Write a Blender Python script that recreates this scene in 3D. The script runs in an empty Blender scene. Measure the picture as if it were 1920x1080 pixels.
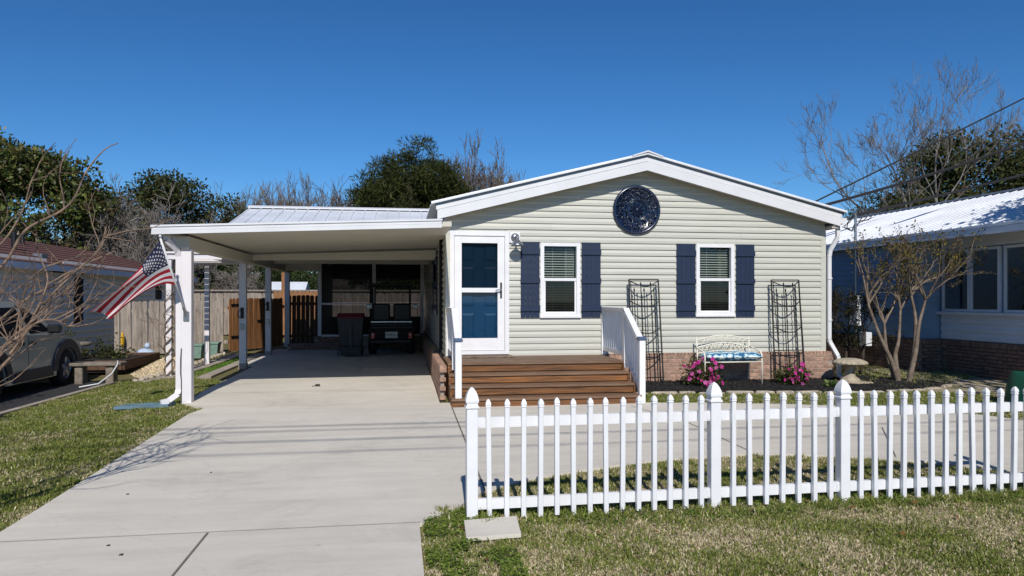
import bpy, math, random
import numpy as np
from mathutils import Vector, Matrix, noise
random.seed(7)
PI = math.pi
sc = bpy.context.scene
COL = sc.collection

# ---------------------------------------------------------------- camera, sky, sun, exposure
cam_d = bpy.data.cameras.new('camera'); cam = bpy.data.objects.new('camera', cam_d); COL.objects.link(cam)
cam_d.sensor_width = 36.0; cam_d.lens = 25.31; cam_d.shift_y = 0.0104
cam_d.clip_start = 0.05; cam_d.clip_end = 2000
cam.location = (0, 0, 1.65); cam.rotation_euler = (PI / 2, 0, math.radians(-8.842))
sc.camera = cam
SUN_EL = math.radians(39.5); SUN_AZ = math.radians(3.0)
world = bpy.data.worlds.new('World'); sc.world = world; world.use_nodes = True
wn = world.node_tree.nodes; wl = world.node_tree.links
sky = wn.new('ShaderNodeTexSky'); sky.sky_type = 'NISHITA'; sky.sun_disc = False
sky.sun_elevation = SUN_EL; sky.sun_rotation = PI + SUN_AZ
sky.altitude = 0; sky.air_density = 1.0; sky.dust_density = 0.0; sky.ozone_density = 10.0
gam = wn.new('ShaderNodeGamma'); gam.inputs['Gamma'].default_value = 1.2; wl.new(sky.outputs[0], gam.inputs['Color'])
hsv = wn.new('ShaderNodeHueSaturation'); hsv.inputs['Hue'].default_value = .496; hsv.inputs['Saturation'].default_value = 1.06
wl.new(gam.outputs[0], hsv.inputs['Color']); wl.new(hsv.outputs[0], wn['Background'].inputs['Color']); wn['Background'].inputs['Strength'].default_value = 0.067
sun_d = bpy.data.lights.new('sun', 'SUN'); sun_d.energy = 4.15; sun_d.angle = math.radians(0.53); sun_d.color = (1.0, 0.95, 0.875)
sun = bpy.data.objects.new('sun', sun_d); COL.objects.link(sun)
LD = Vector((math.sin(SUN_AZ) * math.cos(SUN_EL), math.cos(SUN_AZ) * math.cos(SUN_EL), -math.sin(SUN_EL)))
sun.rotation_euler = LD.to_track_quat('-Z', 'Y').to_euler(); sun.location = (0, -20, 30)
sc.view_settings.view_transform = 'Standard'; sc.view_settings.look = 'None'
sc.view_settings.exposure = 0.0; sc.view_settings.gamma = 1.0

# ---------------------------------------------------------------- helpers
def lin(r, g, b):
    f = lambda v: (v / 255 / 12.92) if v / 255 <= .04045 else ((v / 255 + .055) / 1.055) ** 2.4
    return (f(r), f(g), f(b))

MATS = {}
def mat(name, col, rough=.6, var=.12, scale=6.0, bump=0.0, bscale=None, metal=0.0, spec=.5, rnd=0.0, stretch=None, attr=None, transl=0.0, col2=None, coat=0.0, streak=0.0):
    m = bpy.data.materials.new(name); m.use_nodes = True
    nt = m.node_tree; n = nt.nodes; l = nt.links; b = n['Principled BSDF']
    b.inputs['Roughness'].default_value = rough; b.inputs['Metallic'].default_value = metal
    b.inputs['Specular IOR Level'].default_value = spec
    if coat: b.inputs['Coat Weight'].default_value = coat
    tc = n.new('ShaderNodeTexCoord'); src = tc.outputs['Object']
    if stretch:
        mp = n.new('ShaderNodeMapping'); mp.inputs['Scale'].default_value = stretch; l.new(src, mp.inputs['Vector']); src = mp.outputs['Vector']
    nz = n.new('ShaderNodeTexNoise'); nz.inputs['Scale'].default_value = scale; nz.inputs['Detail'].default_value = 6; nz.inputs['Roughness'].default_value = .62
    l.new(src, nz.inputs['Vector'])
    if rnd or stretch:
        oi = n.new('ShaderNodeObjectInfo'); ad = n.new('ShaderNodeVectorMath'); ad.operation = 'ADD'
        cx = n.new('ShaderNodeCombineXYZ'); mu = n.new('ShaderNodeMath'); mu.operation = 'MULTIPLY'; mu.inputs[1].default_value = 37.0
        l.new(oi.outputs['Random'], mu.inputs[0]); l.new(mu.outputs[0], cx.inputs[0]); l.new(mu.outputs[0], cx.inputs[2])
        l.new(src, ad.inputs[0]); l.new(cx.outputs[0], ad.inputs[1]); l.new(ad.outputs[0], nz.inputs['Vector'])
    if attr:
        at = n.new('ShaderNodeAttribute'); at.attribute_name = attr; base = at.outputs['Color']
    else:
        mx = n.new('ShaderNodeMix'); mx.data_type = 'RGBA'
        c2 = col2 or tuple(c * (1 - var * 2.2) for c in col); c1 = col if col2 else tuple(min(1, c * (1 + var)) for c in col)
        mx.inputs[6].default_value = (*c2, 1); mx.inputs[7].default_value = (*c1, 1)
        cr = n.new('ShaderNodeMapRange'); cr.inputs[1].default_value = .33; cr.inputs[2].default_value = .67
        l.new(nz.outputs['Fac'], cr.inputs[0]); l.new(cr.outputs[0], mx.inputs[0]); base = mx.outputs[2]
    if rnd:
        hs = n.new('ShaderNodeHueSaturation'); mr = n.new('ShaderNodeMapRange'); mr.inputs[3].default_value = 1 - rnd; mr.inputs[4].default_value = 1 + rnd
        l.new(oi.outputs['Random'], mr.inputs[0]); l.new(mr.outputs[0], hs.inputs['Value']); l.new(base, hs.inputs['Color']); base = hs.outputs[0]
    l.new(base, b.inputs['Base Color'])
    if bump:
        n2 = n.new('ShaderNodeTexNoise'); n2.inputs['Scale'].default_value = bscale or scale * 6; n2.inputs['Detail'].default_value = 5
        l.new(src, n2.inputs['Vector']); bp = n.new('ShaderNodeBump'); bp.inputs['Strength'].default_value = bump; bp.inputs['Distance'].default_value = .02
        l.new(n2.outputs['Fac'], bp.inputs['Height']); l.new(bp.outputs[0], b.inputs['Normal'])
    if transl:
        tr = n.new('ShaderNodeBsdfTranslucent'); l.new(base, tr.inputs['Color']); ms = n.new('ShaderNodeMixShader'); ms.inputs[0].default_value = transl
        l.new(b.outputs[0], ms.inputs[1]); l.new(tr.outputs[0], ms.inputs[2]); l.new(ms.outputs[0], n['Material Output'].inputs['Surface'])
    MATS[name] = m
    return m

def glass_mat(name, tint, refl=1.0, clear=.75, rough=.02):
    m = bpy.data.materials.new(name); m.use_nodes = True; n = m.node_tree.nodes; l = m.node_tree.links
    n.remove(n['Principled BSDF']); t = n.new('ShaderNodeBsdfTransparent'); t.inputs[0].default_value = (*[c * clear for c in tint], 1)
    g = n.new('ShaderNodeBsdfGlossy'); g.inputs['Roughness'].default_value = rough; g.inputs[0].default_value = (.9, .93, .95, 1)
    fr = n.new('ShaderNodeFresnel'); fr.inputs[0].default_value = 1.5; mu = n.new('ShaderNodeMath'); mu.operation = 'MULTIPLY'; mu.inputs[1].default_value = refl
    l.new(fr.outputs[0], mu.inputs[0]); ms = n.new('ShaderNodeMixShader'); l.new(mu.outputs[0], ms.inputs[0]); l.new(t.outputs[0], ms.inputs[1]); l.new(g.outputs[0], ms.inputs[2])
    l.new(ms.outputs[0], n['Material Output'].inputs['Surface']); MATS[name] = m; return m

class MB:
    def __init__(s): s.v = []; s.f = []
    def add(s, vs, fs):
        o = len(s.v); s.v += [tuple(p) for p in vs]; s.f += [tuple(i + o for i in f) for f in fs]; return s
    def box(s, x0, x1, y0, y1, z0, z1):
        return s.add([(x0,y0,z0),(x1,y0,z0),(x1,y1,z0),(x0,y1,z0),(x0,y0,z1),(x1,y0,z1),(x1,y1,z1),(x0,y1,z1)],
                     [(3,2,1,0),(4,5,6,7),(0,1,5,4),(1,2,6,5),(2,3,7,6),(3,0,4,7)])
    def cbox(s, x0, x1, y0, y1, z0, z1, b=.01):
        # chamfered box: rings in z with chamfered corners
        def ring(z, i):
            a, bb, c, d = x0 + i, x1 - i, y0 + i, y1 - i
            return [(a + b, c, z), (bb - b, c, z), (bb, c + b, z), (bb, d - b, z), (bb - b, d, z), (a + b, d, z), (a, d - b, z), (a, c + b, z)]
        rs = [ring(z0, b), ring(z0 + b, 0), ring(z1 - b, 0), ring(z1, b)]
        vs = sum(rs, []); fs = []
        for k in range(3):
            for i in range(8): j = (i + 1) % 8; fs.append((k*8+i, k*8+j, k*8+8+j, k*8+8+i))
        fs.append(tuple(range(7, -1, -1))); fs.append(tuple(range(24, 32)))
        return s.add(vs, fs)
    def bar(s, a, b, w, h, up=(0, 0, 1)):
        a = Vector(a); b = Vector(b); d = (b - a).normalized(); up = Vector(up)
        if abs(d.dot(up)) > .98: up = Vector((0, 1, 0))
        r = d.cross(up).normalized() * w / 2; u = r.cross(d).normalized() * h / 2
        vs = [a - r - u, a + r - u, a + r + u, a - r + u, b - r - u, b + r - u, b + r + u, b - r + u]
        return s.add(vs, [(3,2,1,0),(4,5,6,7),(0,1,5,4),(1,2,6,5),(2,3,7,6),(3,0,4,7)])
    def tube(s, pts, r, n=8, caps=True):
        pts = [Vector(p) for p in pts]; k = len(pts); rr = r if isinstance(r, (list, tuple)) else [r] * k
        o = len(s.v); ref = None
        for i, p in enumerate(pts):
            d = (pts[min(i + 1, k - 1)] - pts[max(i - 1, 0)])
            d = d.normalized() if d.length > 1e-9 else Vector((0, 0, 1))
            if ref is None: ref = d.orthogonal().normalized()
            ref = ref - d * ref.dot(d)
            ref = ref.normalized() if ref.length > 1e-6 else d.orthogonal().normalized()
            q = d.cross(ref)
            for j in range(n):
                a = 2 * PI * j / n; w = p + (ref * math.cos(a) + q * math.sin(a)) * rr[i]; s.v.append((w.x, w.y, w.z))
        for i in range(k - 1):
            for j in range(n):
                j2 = (j + 1) % n; s.f.append((o + i*n + j, o + i*n + j2, o + (i+1)*n + j2, o + (i+1)*n + j))
        if caps and n > 2: s.f.append(tuple(o + j for j in range(n - 1, -1, -1))); s.f.append(tuple(o + (k-1)*n + j for j in range(n)))
        return s
    def lathe(s, prof, c=(0, 0, 0), n=24, axis='z', wob=None, caps=True):
        o = len(s.v)
        for (r, h) in prof:
            for j in range(n):
                a = 2 * PI * j / n; rr = r * (wob(a) if wob else 1)
                x, y = rr * math.cos(a), rr * math.sin(a)
                p = (x, y, h) if axis == 'z' else ((h, x, y) if axis == 'x' else (x, h, y))
                s.v.append((c[0] + p[0], c[1] + p[1], c[2] + p[2]))
        k = len(prof)
        for i in range(k - 1):
            for j in range(n):
                j2 = (j + 1) % n; s.f.append((o + i*n + j, o + i*n + j2, o + (i+1)*n + j2, o + (i+1)*n + j))
        if caps: s.f.append(tuple(o + j for j in range(n - 1, -1, -1))); s.f.append(tuple(o + (k-1)*n + j for j in range(n)))
        return s
    def prism(s, poly, off):
        # poly: list of 3d points (planar), off: extrusion vector
        k = len(poly); off = Vector(off); a = [Vector(p) for p in poly]
        return s.add([*a, *[p + off for p in a]], [tuple(range(k - 1, -1, -1)), tuple(range(k, 2 * k))] + [(i, (i + 1) % k, k + (i + 1) % k, k + i) for i in range(k)])
    def quad(s, *p): return s.add(p, [tuple(range(len(p)))])
    def mesh(s, name, smooth=False):
        me = bpy.data.meshes.new(name); me.from_pydata(s.v, [], s.f); 
        if smooth: me.polygons.foreach_set('use_smooth', [True] * len(me.polygons))
        return me
    def build(s, name, m, parent=None, smooth=False):
        me = s.mesh(name, smooth); me.materials.append(MATS[m] if isinstance(m, str) else m)
        return put(name, me, parent)

def root_of(o):
    while o.parent: o = o.parent
    return o
def put(name, me, parent=None, loc=None, rot=None, scl=None):
    o = bpy.data.objects.new(name, me); COL.objects.link(o)
    if loc is not None: o.location = loc
    if rot is not None: o.rotation_euler = rot
    if scl is not None: o.scale = scl
    if parent:
        o.parent = parent; o.matrix_parent_inverse = WM[parent.name].inverted()
        WM[o.name] = WM[parent.name] @ o.matrix_parent_inverse @ Matrix.LocRotScale(o.location, o.rotation_euler, o.scale)
    else:
        WM[o.name] = Matrix.LocRotScale(o.location, o.rotation_euler, o.scale)
    return o
WM = {}
def thing(name, label, cat, loc=(0, 0, 0), group=None):
    o = put(name, None, None, loc); o.empty_display_size = .1
    return tag(o, label, cat, group)
def tag(o, label=None, cat=None, group=None, kind=None):
    if label: o['label'] = label
    if cat: o['category'] = cat
    if group: o['group'] = group
    if kind: o['kind'] = kind
    return o
def npmesh(name, V, F, mat_, parent=None, colors=None, smooth=False):
    """V (n,3), F (m,k) arrays -> one mesh object, optional per-corner-vertex colours (n,3)"""
    me = bpy.data.meshes.new(name); k = F.shape[1]
    me.vertices.add(len(V)); me.vertices.foreach_set('co', V.astype(np.float32).ravel())
    me.loops.add(F.size); me.loops.foreach_set('vertex_index', F.astype(np.int32).ravel())
    me.polygons.add(len(F)); me.polygons.foreach_set('loop_start', np.arange(0, F.size, k, dtype=np.int32))
    me.polygons.foreach_set('loop_total', np.full(len(F), k, dtype=np.int32))
    if smooth: me.polygons.foreach_set('use_smooth', np.ones(len(F), dtype=bool))
    me.update(calc_edges=True)
    if colors is not None:
        at = me.color_attributes.new('Col', 'FLOAT_COLOR', 'POINT')
        at.data.foreach_set('color', np.hstack([colors, np.ones((len(V), 1))]).astype(np.float32).ravel())
    me.materials.append(MATS[mat_]); 
    return put(name, me, parent) if parent != 'mesh' else me

# ---------------------------------------------------------------- materials
mat('vinyl_sage', lin(191, 191, 181), .5, .03, 1.2, bump=.08, bscale=3, stretch=(1, 1, 6), rnd=.018)
mat('vinyl_trim', lin(193, 193, 182), .5, .02, 2)
mat('white_paint', lin(226, 222, 224), .42, .02, 3)
mat('white_vinyl', lin(230, 230, 232), .4, .03, 4, bump=.03, bscale=14)
mat('white_metal', lin(218, 219, 221), .38, .03, 2)
mat('roof_metal', lin(224, 227, 231), .4, .06, 1.2, metal=.08)
mat('roof_edge', lin(128, 134, 140), .4, .08, 8, metal=.5)
mat('soffit', lin(182, 178, 164), .6, .04, 3)
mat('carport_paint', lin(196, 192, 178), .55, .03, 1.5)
mat('navy', lin(23, 40, 68), .5, .06, 4, bump=.12, bscale=25, stretch=(14, 14, 1))
mat('navy_iron', lin(23, 36, 62), .24, .15, 9, spec=.7, coat=.3)
mat('door_blue', lin(26, 104, 148), .45, .05, 3)
mat('blind', lin(226, 224, 214), .5, .03, 3)
mat('curtain', lin(168, 168, 160), .8, .1, 7, transl=.3)
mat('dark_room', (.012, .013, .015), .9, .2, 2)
mat('galv', lin(168, 172, 176), .32, .1, 12, metal=.85)
mat('black_iron', (.012, .012, .013), .45, .2, 20)
mat('white_iron', lin(226, 222, 208), .5, .12, 18, col2=lin(170, 140, 105))
MATS['white_iron'].node_tree.nodes['Map Range'].inputs[1].default_value = .22; MATS['white_iron'].node_tree.nodes['Map Range'].inputs[2].default_value = .42
mat('brick', lin(172, 138, 119), .85, .2, 14, bump=.5, bscale=60, rnd=.22)
mat('mortar', lin(158, 148, 136), .95, .1, 20, bump=.3)
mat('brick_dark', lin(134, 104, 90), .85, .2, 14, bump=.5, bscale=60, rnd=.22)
mat('deck_wood', lin(146, 96, 50), .55, .2, 3.4, bump=.25, bscale=14, rnd=.3, stretch=(.5, 11, 11), col2=lin(68, 43, 22))
mat('deck_top', lin(128, 104, 82), .6, .2, 3.0, bump=.25, bscale=14, rnd=.16, stretch=(.6, 9, 9), col2=lin(96, 66, 46))
mat('deck_dark', lin(52, 34, 22), .8, .2, 3)
mat('concrete', lin(213, 206, 193), .85, .035, .55, bump=.12, bscale=70)
mat('concrete_old', lin(172, 160, 148), .9, .12, 3, bump=.3, bscale=50)
mat('cast_stone', lin(176, 164, 143), .9, .14, 9, bump=.4, bscale=50)
mat('edge_stone', lin(178, 167, 150), .9, .14, 9, bump=.5, bscale=30, rnd=.1)
mat('joint', lin(122, 116, 106), .95, .2, 20)
mat('asphalt', (.035, .035, .037), .9, .3, 30, bump=.4, bscale=200)
mat('soil', lin(120, 104, 70), .95, .3, 5, bump=.5, bscale=80, col2=lin(84, 92, 40))
mat('sand', lin(186, 172, 152), .95, .25, 2.2, bump=.4, bscale=60, col2=lin(108, 104, 66))
mat('mulch', (.012, .011, .010), .9, .4, 30, attr='Col')
mat('mulch_base', (.012, .011, .010), .95, .3, 30, bump=.8, bscale=60)
mat('gravel', lin(206, 186, 150), .9, .2, 20, attr='Col')
mat('grass', (.1, .15, .03), .75, attr='Col', transl=.3, spec=.2)
mat('leaf', (.05, .09, .02), .65, attr='Col', transl=.25, spec=.12)
mat('leaf_gloss', (.05, .09, .02), .42, attr='Col', transl=.15, spec=.3)
mat('petal', (.6, .04, .3), .6, attr='Col', transl=.35, spec=.2)
mat('bark_grey', lin(128, 117, 106), .9, .25, 7, bump=.6, bscale=30)
mat('bark_pale', lin(150, 143, 135), .85, .25, 1.6, bump=.4, bscale=30, col2=lin(92, 82, 75))
mat('bark_tan', lin(132, 110, 92), .8, .25, 10, bump=.3, bscale=30)
mat('bark_dark', lin(70, 58, 48), .9, .25, 9, bump=.5, bscale=30)
mat('wood_grey', lin(176, 164, 152), .9, .2, 3, bump=.5, bscale=30, rnd=.16, stretch=(9, 9, .7), col2=lin(116, 106, 98))
mat('wood_brown', lin(158, 112, 72), .8, .2, 3, bump=.3, bscale=30, rnd=.12, stretch=(9, 9, .7), col2=lin(118, 78, 46))
mat('wood_darkfence', lin(92, 66, 50), .85, .2, 3, bump=.3, bscale=30, rnd=.12, stretch=(9, 9, .7))
mat('shingle', lin(112, 74, 64), .9, .3, 14, bump=.6, bscale=40, stretch=(1, 4, 1))
mat('left_siding', lin(236, 226, 212), .6, .04, 2)
mat('blue_siding', lin(134, 160, 184), .6, .05, 2)
mat('white_siding', lin(222, 224, 230), .5, .04, 2)
mat('screen', (.02, .02, .022), .7, .1, 3)
mat('car_paint', lin(186, 186, 176), .3, .04, 2, metal=.1, coat=.5)
mat('bark_crape', lin(134, 120, 106), .8, .25, 9, bump=.3, bscale=30, col2=lin(92, 78, 66))
mat('shaded_stone', lin(132, 122, 110), .9, .2, 8, bump=.4, bscale=40)  # cast stone darkened so the bench's shade is in the colour
mat('car_clad', lin(40, 46, 62), .5, .1, 5)
mat('rubber', (.015, .015, .016), .8, .2, 10)
mat('rim', lin(196, 197, 200), .35, .05, 5, metal=.6)
mat('black_plastic', (.012, .013, .015), .45, .15, 8)
mat('bin_grey', (.035, .038, .045), .5, .12, 6)
mat('maroon', lin(110, 24, 46), .5, .1, 6)
mat('red_lens', lin(200, 40, 40), .25, .1, 6)
mat('plate_white', lin(226, 230, 224), .4, .02, 6)
mat('plate_green', lin(30, 80, 60), .5, .02, 6)
mat('flag_red', lin(172, 28, 48), .75, .06, 8, transl=.25)
mat('flag_white', lin(228, 224, 224), .75, .03, 8, transl=.25)
mat('flag_blue', lin(34, 42, 84), .75, .08, 8, transl=.15)
mat('slate_blue', lin(96, 124, 140), .7, .1, 5)
mat('rail_cap', lin(78, 98, 128), .5, .08, 8)
mat('planter_green', lin(120, 148, 136), .6, .1, 6)
mat('figure_blue', lin(178, 196, 218), .6, .1, 9)
mat('yellow', lin(214, 170, 40), .6, .15, 9)
mat('green_cover', lin(16, 78, 58), .55, .12, 3, bump=.3, bscale=9)
mat('wire', (.01, .01, .011), .6, .1, 5)
mat('mat_rug', lin(150, 128, 108), .95, .4, 26, col2=lin(70, 50, 44))
def cushion_mat():
    m = mat('cushion', lin(120, 176, 200), .8); nt = m.node_tree; n = nt.nodes; l = nt.links
    w = n.new('ShaderNodeTexWave'); w.wave_type = 'RINGS'; w.inputs['Scale'].default_value = 4.2; w.inputs['Distortion'].default_value = 7; w.inputs['Detail'].default_value = 2; w.inputs['Detail Scale'].default_value = 2.5
    r = n.new('ShaderNodeValToRGB'); r.color_ramp.interpolation = 'CONSTANT'
    for i, (p, c) in enumerate([(0, lin(40, 92, 130)), (.28, lin(86, 156, 190)), (.5, lin(198, 218, 220)), (.72, lin(70, 140, 170)), (.88, lin(222, 230, 226))]):
        e = r.color_ramp.elements[i] if i < 2 else r.color_ramp.elements.new(p); e.position = p; e.color = (*c, 1)
    l.new(n['Texture Coordinate'].outputs['Object'], w.inputs['Vector']); l.new(w.outputs['Fac'], r.inputs[0]); l.new(r.outputs[0], n['Principled BSDF'].inputs['Base Color'])
cushion_mat()
mat('curtain_dim', lin(104, 108, 106), .8, .1, 7)
glass_mat('glass', (.86, .93, .92), 1.0, .85)
glass_mat('door_glass', (.62, .72, .78), 1.0, .8)
glass_mat('dark_glass', (.5, .55, .6), 1.2, .35)
glass_mat('porch_glass', (.5, .55, .6), .3, .3)
glass_mat('porch_screen', (.6, .6, .62), .2, .22, .3)
glass_mat('screen_mesh', (.6, .6, .62), .2, .5, .3)

# concrete: broad stains and faint broom lines on top of the slow mottling
def concrete_detail():
    m = MATS['concrete']; n = m.node_tree.nodes; l = m.node_tree.links; b = n['Principled BSDF']
    src = b.inputs['Base Color'].links[0].from_socket; tc = n['Texture Coordinate']
    mp = n.new('ShaderNodeMapping'); mp.inputs['Scale'].default_value = (.5, 3.2, 1); l.new(tc.outputs['Object'], mp.inputs['Vector'])
    nz = n.new('ShaderNodeTexNoise'); nz.inputs['Scale'].default_value = 1.6; nz.inputs['Detail'].default_value = 8; nz.inputs['Roughness'].default_value = .7; l.new(mp.outputs[0], nz.inputs['Vector'])
    n3 = n.new('ShaderNodeTexNoise'); n3.inputs['Scale'].default_value = 140; n3.inputs['Detail'].default_value = 3; l.new(tc.outputs['Object'], n3.inputs['Vector'])
    r1 = n.new('ShaderNodeMapRange'); r1.inputs[1].default_value = .3; r1.inputs[2].default_value = .62; r1.inputs[3].default_value = .87; r1.inputs[4].default_value = 1.02; l.new(nz.outputs['Fac'], r1.inputs[0])
    r2 = n.new('ShaderNodeMapRange'); r2.inputs[1].default_value = .3; r2.inputs[2].default_value = .7; r2.inputs[3].default_value = .93; r2.inputs[4].default_value = 1.05; l.new(n3.outputs['Fac'], r2.inputs[0])
    mu = n.new('ShaderNodeMath'); mu.operation = 'MULTIPLY'; l.new(r1.outputs[0], mu.inputs[0]); l.new(r2.outputs[0], mu.inputs[1])
    # blotchy damp stains and a sparse web of hairline cracks
    n4 = n.new('ShaderNodeTexNoise'); n4.inputs['Scale'].default_value = .9; n4.inputs['Detail'].default_value = 9; n4.inputs['Roughness'].default_value = .75; n4.inputs['Distortion'].default_value = .6; l.new(tc.outputs['Object'], n4.inputs['Vector'])
    r4 = n.new('ShaderNodeMapRange'); r4.inputs[1].default_value = .52; r4.inputs[2].default_value = .72; r4.inputs[3].default_value = 1.0; r4.inputs[4].default_value = .79; l.new(n4.outputs['Fac'], r4.inputs[0])
    vo = n.new('ShaderNodeTexVoronoi'); vo.feature = 'DISTANCE_TO_EDGE'; vo.inputs['Scale'].default_value = .22
    ds_ = n.new('ShaderNodeVectorMath'); ds_.operation = 'ADD'; sc2 = n.new('ShaderNodeVectorMath'); sc2.operation = 'SCALE'; sc2.inputs['Scale'].default_value = .9; l.new(nz.outputs['Color'], sc2.inputs[0]); l.new(tc.outputs['Object'], ds_.inputs[0]); l.new(sc2.outputs[0], ds_.inputs[1]); l.new(ds_.outputs[0], vo.inputs['Vector'])
    r5 = n.new('ShaderNodeMapRange'); r5.inputs[1].default_value = .0004; r5.inputs[2].default_value = .0012; r5.inputs[3].default_value = .82; r5.inputs[4].default_value = 1.0; l.new(vo.outputs['Distance'], r5.inputs[0])
    # small dark specks and drips
    v2 = n.new('ShaderNodeTexVoronoi'); v2.inputs['Scale'].default_value = 2.3; l.new(tc.outputs['Object'], v2.inputs['Vector'])
    r6 = n.new('ShaderNodeMapRange'); r6.inputs[1].default_value = .02; r6.inputs[2].default_value = .05; r6.inputs[3].default_value = .75; r6.inputs[4].default_value = 1.0; l.new(v2.outputs['Distance'], r6.inputs[0])
    for r_ in (r4, r5, r6):
        m2 = n.new('ShaderNodeMath'); m2.operation = 'MULTIPLY'; l.new(mu.outputs[0], m2.inputs[0]); l.new(r_.outputs[0], m2.inputs[1]); mu = m2
    hs = n.new('ShaderNodeHueSaturation'); l.new(src, hs.inputs['Color']); l.new(mu.outputs[0], hs.inputs['Value']); l.new(hs.outputs[0], b.inputs['Base Color'])
concrete_detail()

# ---------------------------------------------------------------- ground
PROF = [(-60, 0), (5.3, 0), (9.9, .13), (12, .2), (22, .25), (2000, .25)]
def sm(t): t = max(0., min(1., t)); return t * t * (3 - 2 * t)
def gz(X, Y):
    for (a, za), (b, zb) in zip(PROF, PROF[1:]):
        if Y <= b: z = za + (zb - za) * (Y - a) / (b - a); break
    k = sm((X + 5.8) / 2.4)
    return z * max(k, sm((Y - 15) / 4))
def gzv(X, Y):
    z = np.interp(Y, [p[0] for p in PROF], [p[1] for p in PROF])
    s = lambda t: (lambda q: q * q * (3 - 2 * q))(np.clip(t, 0, 1))
    return z * np.maximum(s((X + 5.8) / 2.4), s((Y - 15) / 4))

def build_ground():
    xs = np.concatenate([[-900, -300, -120, -60, -35], np.arange(-20, 20.01, .4), [35, 60, 120, 300, 900]])
    ys = np.concatenate([[-300, -60, -20], np.arange(-6, 30.01, .4), [36, 45, 60, 120, 300, 1200]])
    XX, YY = np.meshgrid(xs, ys); ZZ = gzv(XX, YY) - .012
    V = np.stack([XX, YY, ZZ], -1).reshape(-1, 3); nx, ny = len(xs), len(ys)
    i = np.arange(nx * ny).reshape(ny, nx)
    F = np.stack([i[:-1, :-1], i[:-1, 1:], i[1:, 1:], i[1:, :-1]], -1).reshape(-1, 4)
    tag(npmesh('ground', V, F, 'soil', smooth=True), kind='structure')
build_ground()

def loft(mb, A, B, n, lift, thick=.12):
    """sheet between two polylines A and B (same count), n rows across, draped on the ground, with skirts"""
    rows = []
    for (ax, ay), (bx, by) in zip(A, B):
        rows.append([(ax + (bx - ax) * j / n, ay + (by - ay) * j / n) for j in range(n + 1)])
    o = len(mb.v); w = n + 1
    for r in rows:
        for x, y in r: mb.v.append((x, y, gz(x, y) + lift))
    for i in range(len(rows) - 1):
        for j in range(n): mb.f.append((o + i*w + j, o + (i+1)*w + j, o + (i+1)*w + j + 1, o + i*w + j + 1))
    per = [(i, 0) for i in range(len(rows))] + [(len(rows) - 1, j) for j in range(1, w)] + [(i, n) for i in range(len(rows) - 2, -1, -1)] + [(0, j) for j in range(n - 1, 0, -1)]
    b = len(mb.v)
    for i, j in per: x, y, z = mb.v[o + i*w + j]; mb.v.append((x, y, z - thick))
    k = len(per)
    for q in range(k):
        q2 = (q + 1) % k; a, c = o + per[q][0]*w + per[q][1], o + per[q2][0]*w + per[q2][1]
        mb.f.append((a, b + q, b + q2, c))
def slab_rect(name, x0, x1, y0, y1, parent, m='concrete', lift=.02):
    ys = sorted({y0, y1} | {p for p in (5.3, 9.9, 12, 22) if y0 < p < y1}); mb = MB()
    loft(mb, [(x0, y) for y in ys], [(x1, y) for y in ys], 2, lift)
    return mb.build(name, m, parent)

drv = put('driveway', None); tag(drv, kind='structure')
g = .001
slab_rect('concrete_slab', -2.75, -1.32 - g, .6, 5.28 - g, drv)
slab_rect('concrete_slab', -1.32 + g, .14, .6, 5.28 - g, drv)
mb = MB(); loft(mb, [(-2.75, 5.28 + g), (-2.75, 5.62), (-2.74, 6.02), (-2.72, 9.9), (-2.62, 10.30)], [(.16, 5.28 + g), (.46, 5.62), (.70, 6.02), (.70, 9.9), (.70, 10.30)], 4, .02)
mb.build('concrete_slab', 'concrete', drv)
mb = MB(); loft(mb, [(-2.62, 10.305), (-2.99, 10.72), (-3.02, 11.55)], [(.56, 10.305), (.56, 10.72), (.56, 11.55)], 4, .02); mb.build('concrete_slab', 'concrete', drv)
slab_rect('concrete_slab', -3.02, .56, 11.553, 15.9, drv)
slab_rect('concrete_slab', -3.36, .60, 15.91, 20.6, drv)
# the half-round walk behind the fence
WF = [(.712, 6.02), (1.0, 6.22), (1.39, 6.42), (2.0, 6.64), (2.54, 6.78), (3.49, 6.89), (4.05, 6.82), (4.51, 6.64), (5.22, 6.33), (5.62, 5.96), (5.95, 5.3), (6.1, 4.2), (6.15, 2.0)]
WB = [(.712, 9.92), (1.2, 9.925), (1.8, 9.93), (2.7, 9.94), (3.45, 9.96), (4.4, 9.82), (5.4, 9.6), (6.28, 9.31), (7.0, 8.95), (7.6, 8.5), (8.2, 7.6), (8.8, 5.5), (9.1, 2.0)]
walk = put('front_walk', None); tag(walk, kind='structure')
mb = MB(); loft(mb, WF[:5], WB[:5], 10, .0205); mb.build('concrete_slab', 'concrete', walk)
mb = MB(); loft(mb, WF[4:9], WB[4:9], 10, .0215); mb.build('concrete_slab', 'concrete', walk)
mb = MB(); loft(mb, WF[8:], WB[8:], 10, .021); mb.build('concrete_slab', 'concrete', walk)
def joint(pts, w=.014, parent=drv):
    mb = MB()
    for (a, b) in zip(pts, pts[1:]):
        d = Vector((b[0] - a[0], b[1] - a[1])); nn = Vector((-d.y, d.x)).normalized() * w / 2; N = 6
        for k in range(N):
            p = Vector(a) + d * k / N; q = Vector(a) + d * (k + 1) / N
            mb.quad(*[(u.x, u.y, gz(u.x, u.y) + .0262) for u in (p - nn, q - nn, q + nn, p + nn)])
    return mb.build('joint', 'joint', parent)
joint([(.706, 9.9), (.706, 6.05)], .016)
joint([(3.53, 8.48), (3.58, 6.95)], .012, walk); joint([(3.2, 9.7), (3.53, 8.48)], .01, walk); joint([(5.75, 7.9), (4.92, 6.55)], .012, walk)
joint([(-.95, 15.6), (-.75, 14.9), (-.8, 14.3), (-1.0, 13.9)], .012); joint([(-2.9, 11.553), (.5, 11.553)], .008)
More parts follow.
